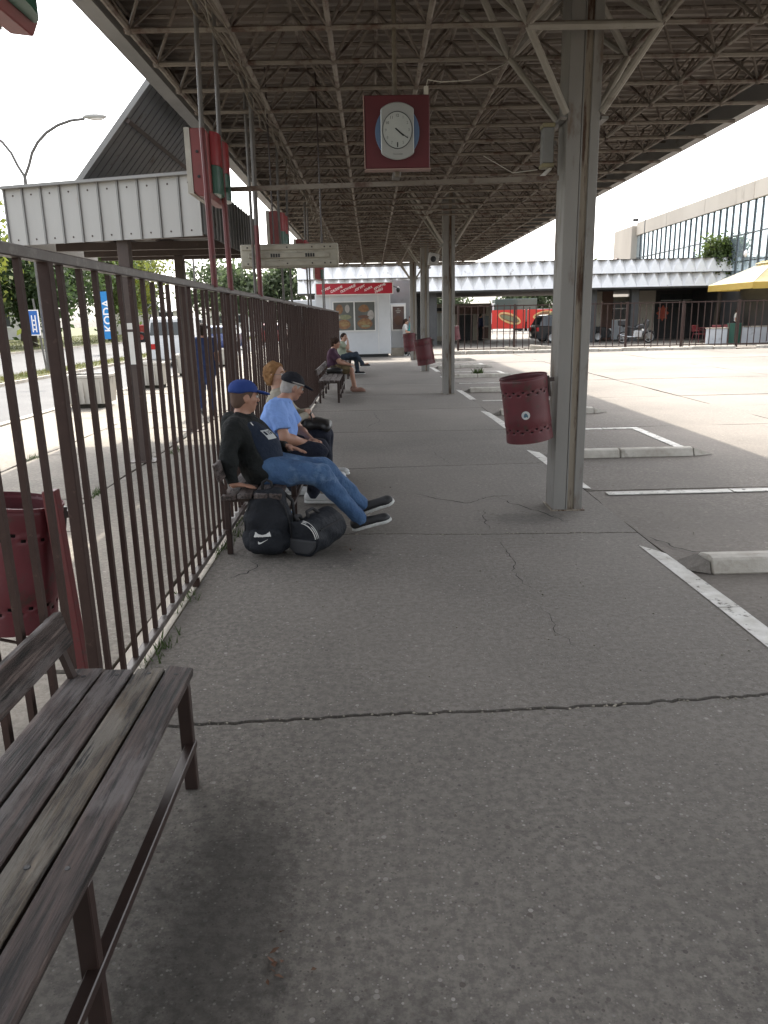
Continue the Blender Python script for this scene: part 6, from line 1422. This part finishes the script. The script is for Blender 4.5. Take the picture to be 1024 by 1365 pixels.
MB().box(-15.65, -14.85, 45., 45.08, .75, 3.4).build('panel', 'sign_blue', kb)
MATS['sign_cyan'] = mat('sign_cyan', (.01, .2, .5), r=.4); kb.children[0].data.materials[0] = MATS['sign_cyan']
for x in (-15.6, -14.9): MB().bar((x, 45.1, -.12), (x, 45.1, 3.4), .05, .05).build('post', 'frame_white', kb)
text('lettering', 'KODA', .62, 'letter_white', kb, frame((-15.2, 44.99, 2.05), (0, 0, 1), (-1, 0, 0)), .003, 0, .012)
def street_lamp(x, y, lab, H=9.2):
    t = thing('street_lamp', lab, 'street lamp', (x, y, 0), 'double-armed street lamps on the median')
    MB().tube([(x, y, -.02), (x, y, H*.72)], [.09, .06], 10).build('pole', 'pole_grey', t, smooth='auto')
    for s in (-1, 1):
        pts = [(x, y, H*.72)]+[(x+s*(.15+2.3*(1-math.cos(R(a)))**1.0*.9), y, H*.72+1.75*math.sin(R(a))) for a in range(12, 91, 13)]; 
        MB().tube(pts, .05, 6).build('arm', 'pole_grey', t, smooth='auto'); e = Vector(pts[-1])
        hd_ = MB().ball((e.x+s*.35, y, e.z+.06), (.42, .15, .09), 12).build('lamp_head', 'sheet_white', t, smooth=True)
        MB().ball((e.x+s*.4, y, e.z+.0), (.28, .11, .06), 10).build('lens', 'globe', hd_, smooth=True)
    return t
street_lamp(-11.6, 27.6, 'nearest double-armed street lamp above the shelter roof', 9.0)
street_lamp(-11.6, 52, 'second double-armed street lamp, far down the road')
street_lamp(-11.6, 84, 'farthest double-armed street lamp, near the end of the road')
car('white van driving on the near carriageway behind the person in navy', 'paint_white', (-8.2, 33.5, -.115), R(90), 'van', 4.6, 1.95, 1.8)
car('dark blue car farther up the near carriageway', 'paint_blue', (-8.8, 47, -.115), R(90))
car('red car parked far along the pavement side', 'paint_red', (-7.2, 58, -.115), R(90))
car('silver car on the far carriageway', 'paint_silver', (-15.5, 70, -.11), R(-90))
car('dark car at the end of the street', 'paint_black', (-9.5, 80, -.115), R(92))
tr = thing('tractor', 'red and dark tractor standing on the far carriageway', 'tractor', (-19.5, 72, 0))
def wheel(x, y, z, r, w_, par):
    wh = MB().lathe([(r*.55, -w_/2), (r*.95, -w_/2), (r, -w_*.3), (r, w_*.3), (r*.95, w_/2), (r*.55, w_/2)], 22, Matrix.Translation((x, y, z)) @ Matrix.Rotation(R(90), 4, 'X'), closed=True).build('wheel', 'rubber', par, smooth='auto'); MB().lathe([(0, -.1), (r*.55, -.12), (r*.55, .12), (0, .1)], 16, Matrix.Translation((x, y, z)) @ Matrix.Rotation(R(90), 4, 'X')).build('rim', 'paint_red', wh)
for y in (71.3, 72.7): wheel(-19.0, y, .68, .8, .45, tr); wheel(-21.2, y, .35, .47, .3, tr)
MB().box(-21.6, -19.6, 71.7, 72.3, .75, 1.45).build('hood', 'paint_red', tr, bevel=.08); MB().box(-19.6, -18.3, 71.45, 72.55, .8, 1.3).build('platform', 'black', tr); cbn = MB().box(-19.5, -18.4, 71.5, 72.5, 2.55, 2.65).build('roof', 'paint_white', tr, bevel=.05)
for x in (-19.45, -18.45):
    for y in (71.55, 72.45): MB().bar((x, y, 1.3), (x, y, 2.56), .06, .06).build('pillar', 'black', tr)
MB().box(-19.42, -18.48, 71.56, 72.44, 1.3, 2.5).build('glazing', 'glass_dark', tr); MB().tube([(-20.4, 72, 1.4), (-20.4, 72, 2.4)], .05, 8).build('exhaust', 'black', tr)
# houses and trees across the road
mat('house_white', (.55, .53, .48), (.48, .46, .42), 1, .8); mat('roof_tile', (.24, .1, .06), (.18, .08, .05), 2, .8); mat('roof_grey', (.3, .3, .31), (.25, .25, .26), 2, .7)
def house(x, y, w_, d, h, m, lab):
    t = thing('house', lab, 'house', (x, y, 0)); MB().box(x-w_/2, x+w_/2, y-d/2, y+d/2, 0, h).build('wall', 'house_white', t)
    MB().prism([(x-w_/2-.4, h), (x+w_/2+.4, h), (x, h+w_*.3)], y-d/2-.4, y+d/2+.4).build('roof', m, t)
    for i in range(3):
        wx = x-w_*.32+w_*.32*i; wi = MB().box(wx-.5, wx+.5, y-d/2-.05, y-d/2-.001, h*.38, h*.75).build('window', 'glass_dark', t); MB().box(wx-.6, wx+.6, y-d/2-.09, y-d/2-.051, h*.34, h*.38).build('sill', 'frame_white', wi)
house(-33, 112, 9, 9, 3.2, 'roof_grey', 'white single-storey house with grey roof beyond the tractor'); house(-22, 135, 10, 9, 3.4, 'roof_tile', 'white house with tiled roof at the far end of the street'); house(-46, 95, 12, 10, 4., 'roof_tile', 'pale house half hidden behind the roadside trees')
mat('bark', (.07, .055, .042), (.05, .04, .03), 6, .9, b=.5, bs=20)
mat('leaf_green', (.055, .09, .02), (.1, .13, .035), .6, .6, world=True); mat('leaf_yellow', (.17, .18, .03), (.11, .14, .03), .7, .6, world=True); mat('leaf_dark', (.035, .065, .02), (.06, .09, .03), .6, .6, world=True); mat('leaf_far', (.06, .085, .04), (.085, .11, .055), .5, .7, world=True)
for q_ in ('leaf_green', 'leaf_yellow', 'leaf_dark', 'leaf_far'): leafy(MATS[q_], .5)
def tree(x, y, H, rx, rz_, m, lab, n=5200, leaf=.2, trunk=.22, seed=0, cz=None):
    r = np.random.default_rng(seed+100); t = thing('tree', lab, 'tree', (x, y, 0), 'trees')
    cz = cz if cz is not None else H-rz_
    mb = MB().tube([(x, y, -.1), (x+r.normal(0, .1), y, cz*.5), (x+r.normal(0, .2), y+r.normal(0, .2), cz), (x+r.normal(0, .3), y, cz+rz_*.6)], [trunk, trunk*.75, trunk*.5, trunk*.12], 8)
    ncl = 26; C = []
    for k in range(ncl):
        d = r.normal(0, 1, 3); d /= np.linalg.norm(d); q = r.uniform(.35, .95); c = A((x, y, cz))+d*A((rx, rx, rz_))*q; C.append(c)
        if k < 12: s0 = A((x, y, cz-rz_*.55+.5*rz_*r.random())); mb.tube([tuple(s0), tuple((s0+c)/2+r.normal(0, .12, 3)), tuple(c)], [trunk*.32, trunk*.2, trunk*.06], 5)
    mb.build('trunk', 'bark', t, smooth=True)
    C = A(C); w_ = r.uniform(.5, 1.4, ncl); w_ /= w_.sum(); ids = r.choice(ncl, n, p=w_); sg = A((rx, rx, rz_))*.24
    P = C[ids]+r.normal(0, 1, (n, 3))*sg*r.uniform(.6, 1.2, (n, 1))
    a = r.normal(0, 1, (n, 3)); a /= np.linalg.norm(a, axis=1)[:, None]; b = np.cross(a, r.normal(0, 1, (n, 3))); b /= np.linalg.norm(b, axis=1)[:, None]; s = (leaf*r.uniform(.5, 1.3, n))[:, None]
    V = np.stack((P-a*s, P+b*s*.55, P+a*s, P-b*s*.55), 1).reshape(-1, 3)-A((x, y, 0)); F = np.arange(4*n).reshape(n, 4)
    me = bpy.data.meshes.new('crown'); me.from_pydata(V.tolist(), [], F.tolist()); link('crown', me, m, t)
    return t
TL = [(-25.5, 47, 9, 3.6, 3.6, 'leaf_yellow', 'yellow-green tree at the left edge across the road'), (-27.5, 52, 8.5, 3.2, 3.3, 'leaf_green', 'green tree second from the left edge'), (-24.8, 57, 8.4, 3.0, 3.4, 'leaf_dark', 'dark green tree behind the blue lane sign'),
      (-26.0, 66, 9.5, 3.6, 3.8, 'leaf_dark', 'tall dark tree left of the blue banner'), (-25.0, 74, 9.5, 3.4, 3.8, 'leaf_green', 'green tree just behind the blue banner'), (-26.0, 84, 10, 3.8, 3.8, 'leaf_yellow', 'yellowing tree right of the blue banner'), (-29., 96, 11, 4.2, 4.4, 'leaf_far', 'pale tree above the tractor'),
      (-32, 62, 11, 4.4, 4.5, 'leaf_dark', 'large dark tree in the second row on the left'), (-36, 80, 12, 5, 5, 'leaf_green', 'large green tree in the second row behind the banner'), (-15.2, 92, 8., 3.6, 3.2, 'leaf_far', 'round tree beyond the end of the shelter'), (-10.6, 96, 8.2, 2.9, 3.3, 'leaf_far', 'hazy round tree seen between the sign poles'), (-22, 110, 10, 4.5, 4, 'leaf_far', 'distant tree at the bend of the road'),
      (-40, 52, 12, 5, 5, 'leaf_green', 'broad tree far left behind the front row'), (20.1, 44.95, 5.85, 1.1, 1.2, 'leaf_green', 'green tree added in place of a reflection in the glazed office windows'), (21.5, 105, 7, 4, 2.6, 'leaf_far', 'tree beyond the white van'), (31, 112, 9, 5, 3.5, 'leaf_far', 'far tree behind the hall on the right'), (10, 118, 7, 4.5, 2.8, 'leaf_far', 'far tree behind the lorry')]  # office tree is added, standing in for a tree mirrored in the panes
for i, (x, y, H, rx, rz_, m, lab) in enumerate(TL): tree(x, y, H, rx, rz_, m, lab, n=5200 if y < 90 else 3200, leaf=.1 if x > 15 and y < 50 else (.22 if y < 90 else .32), seed=i)
wd = [(2.9, 20.95), (2.5, 12.0)]
def wspot(r): return wd[0][0]+r.normal(0, .07), wd[0][1]+r.normal(0, .05)
o = blades('apron_weed', wspot, 160, .1, .26, 'weed_leaf', 'single green weed tuft growing by a kerb divider', 0., 9); o['category'] = 'weed'; o['kind'] = 'thing'
# litter and pebbles on the platform
mat('litter', '#a39c8e', '#5f5a50', 9, .8, world=True); mat('leaf_litter', (.12, .05, .025), (.08, .04, .02), 30, .8)
mb = MB(); r_ = random.Random(11)
for k in range(150):
    x = r_.uniform(-.75, 2.4); y = 1.3+8*r_.random()**1.5; s = r_.uniform(.003, .007); mb.ball((x, y, s*.4), (s, s*r_.uniform(.6, 1), s*.6), 6)
for k in range(150):
    q = r_.choice([p for L__ in lines[3:5] for p in L__]); s = r_.uniform(.003, .008); mb.ball((q.x+r_.gauss(0, .01), q.y+r_.gauss(0, .013), s*.35), (s, s*r_.uniform(.6, 1), s*.6), 6)
o = mb.build('pebbles', 'litter'); tag(o, 'loose pebbles and crumbs scattered over the platform slabs', 'pebbles', kind='stuff')
mb = MB()
for (x, y, n_) in ((-.28, 1.62, 9), (-.2, 5.18, 3), (.1, 7.2, 2)):
    for k in range(n_):
        a = r_.uniform(0, 6.28); cx, cy = x+r_.gauss(0, .05), y+r_.gauss(0, .04); s = r_.uniform(.008, .018); M_ = Matrix.Translation((cx, cy, .006)) @ Euler((r_.uniform(-.6, .6), r_.uniform(-.6, .6), a)).to_matrix().to_4x4()
        mb.add([M_ @ Vector(q) for q in ((-s, 0, 0), (0, -s*.5, 0), (s, 0, 0), (0, s*.5, .004))], [(0, 1, 2, 3)])
o = mb.build('dry_leaves', 'leaf_litter'); tag(o, 'few dry brown leaf scraps lying beside the foreground bench', 'leaves', kind='stuff')
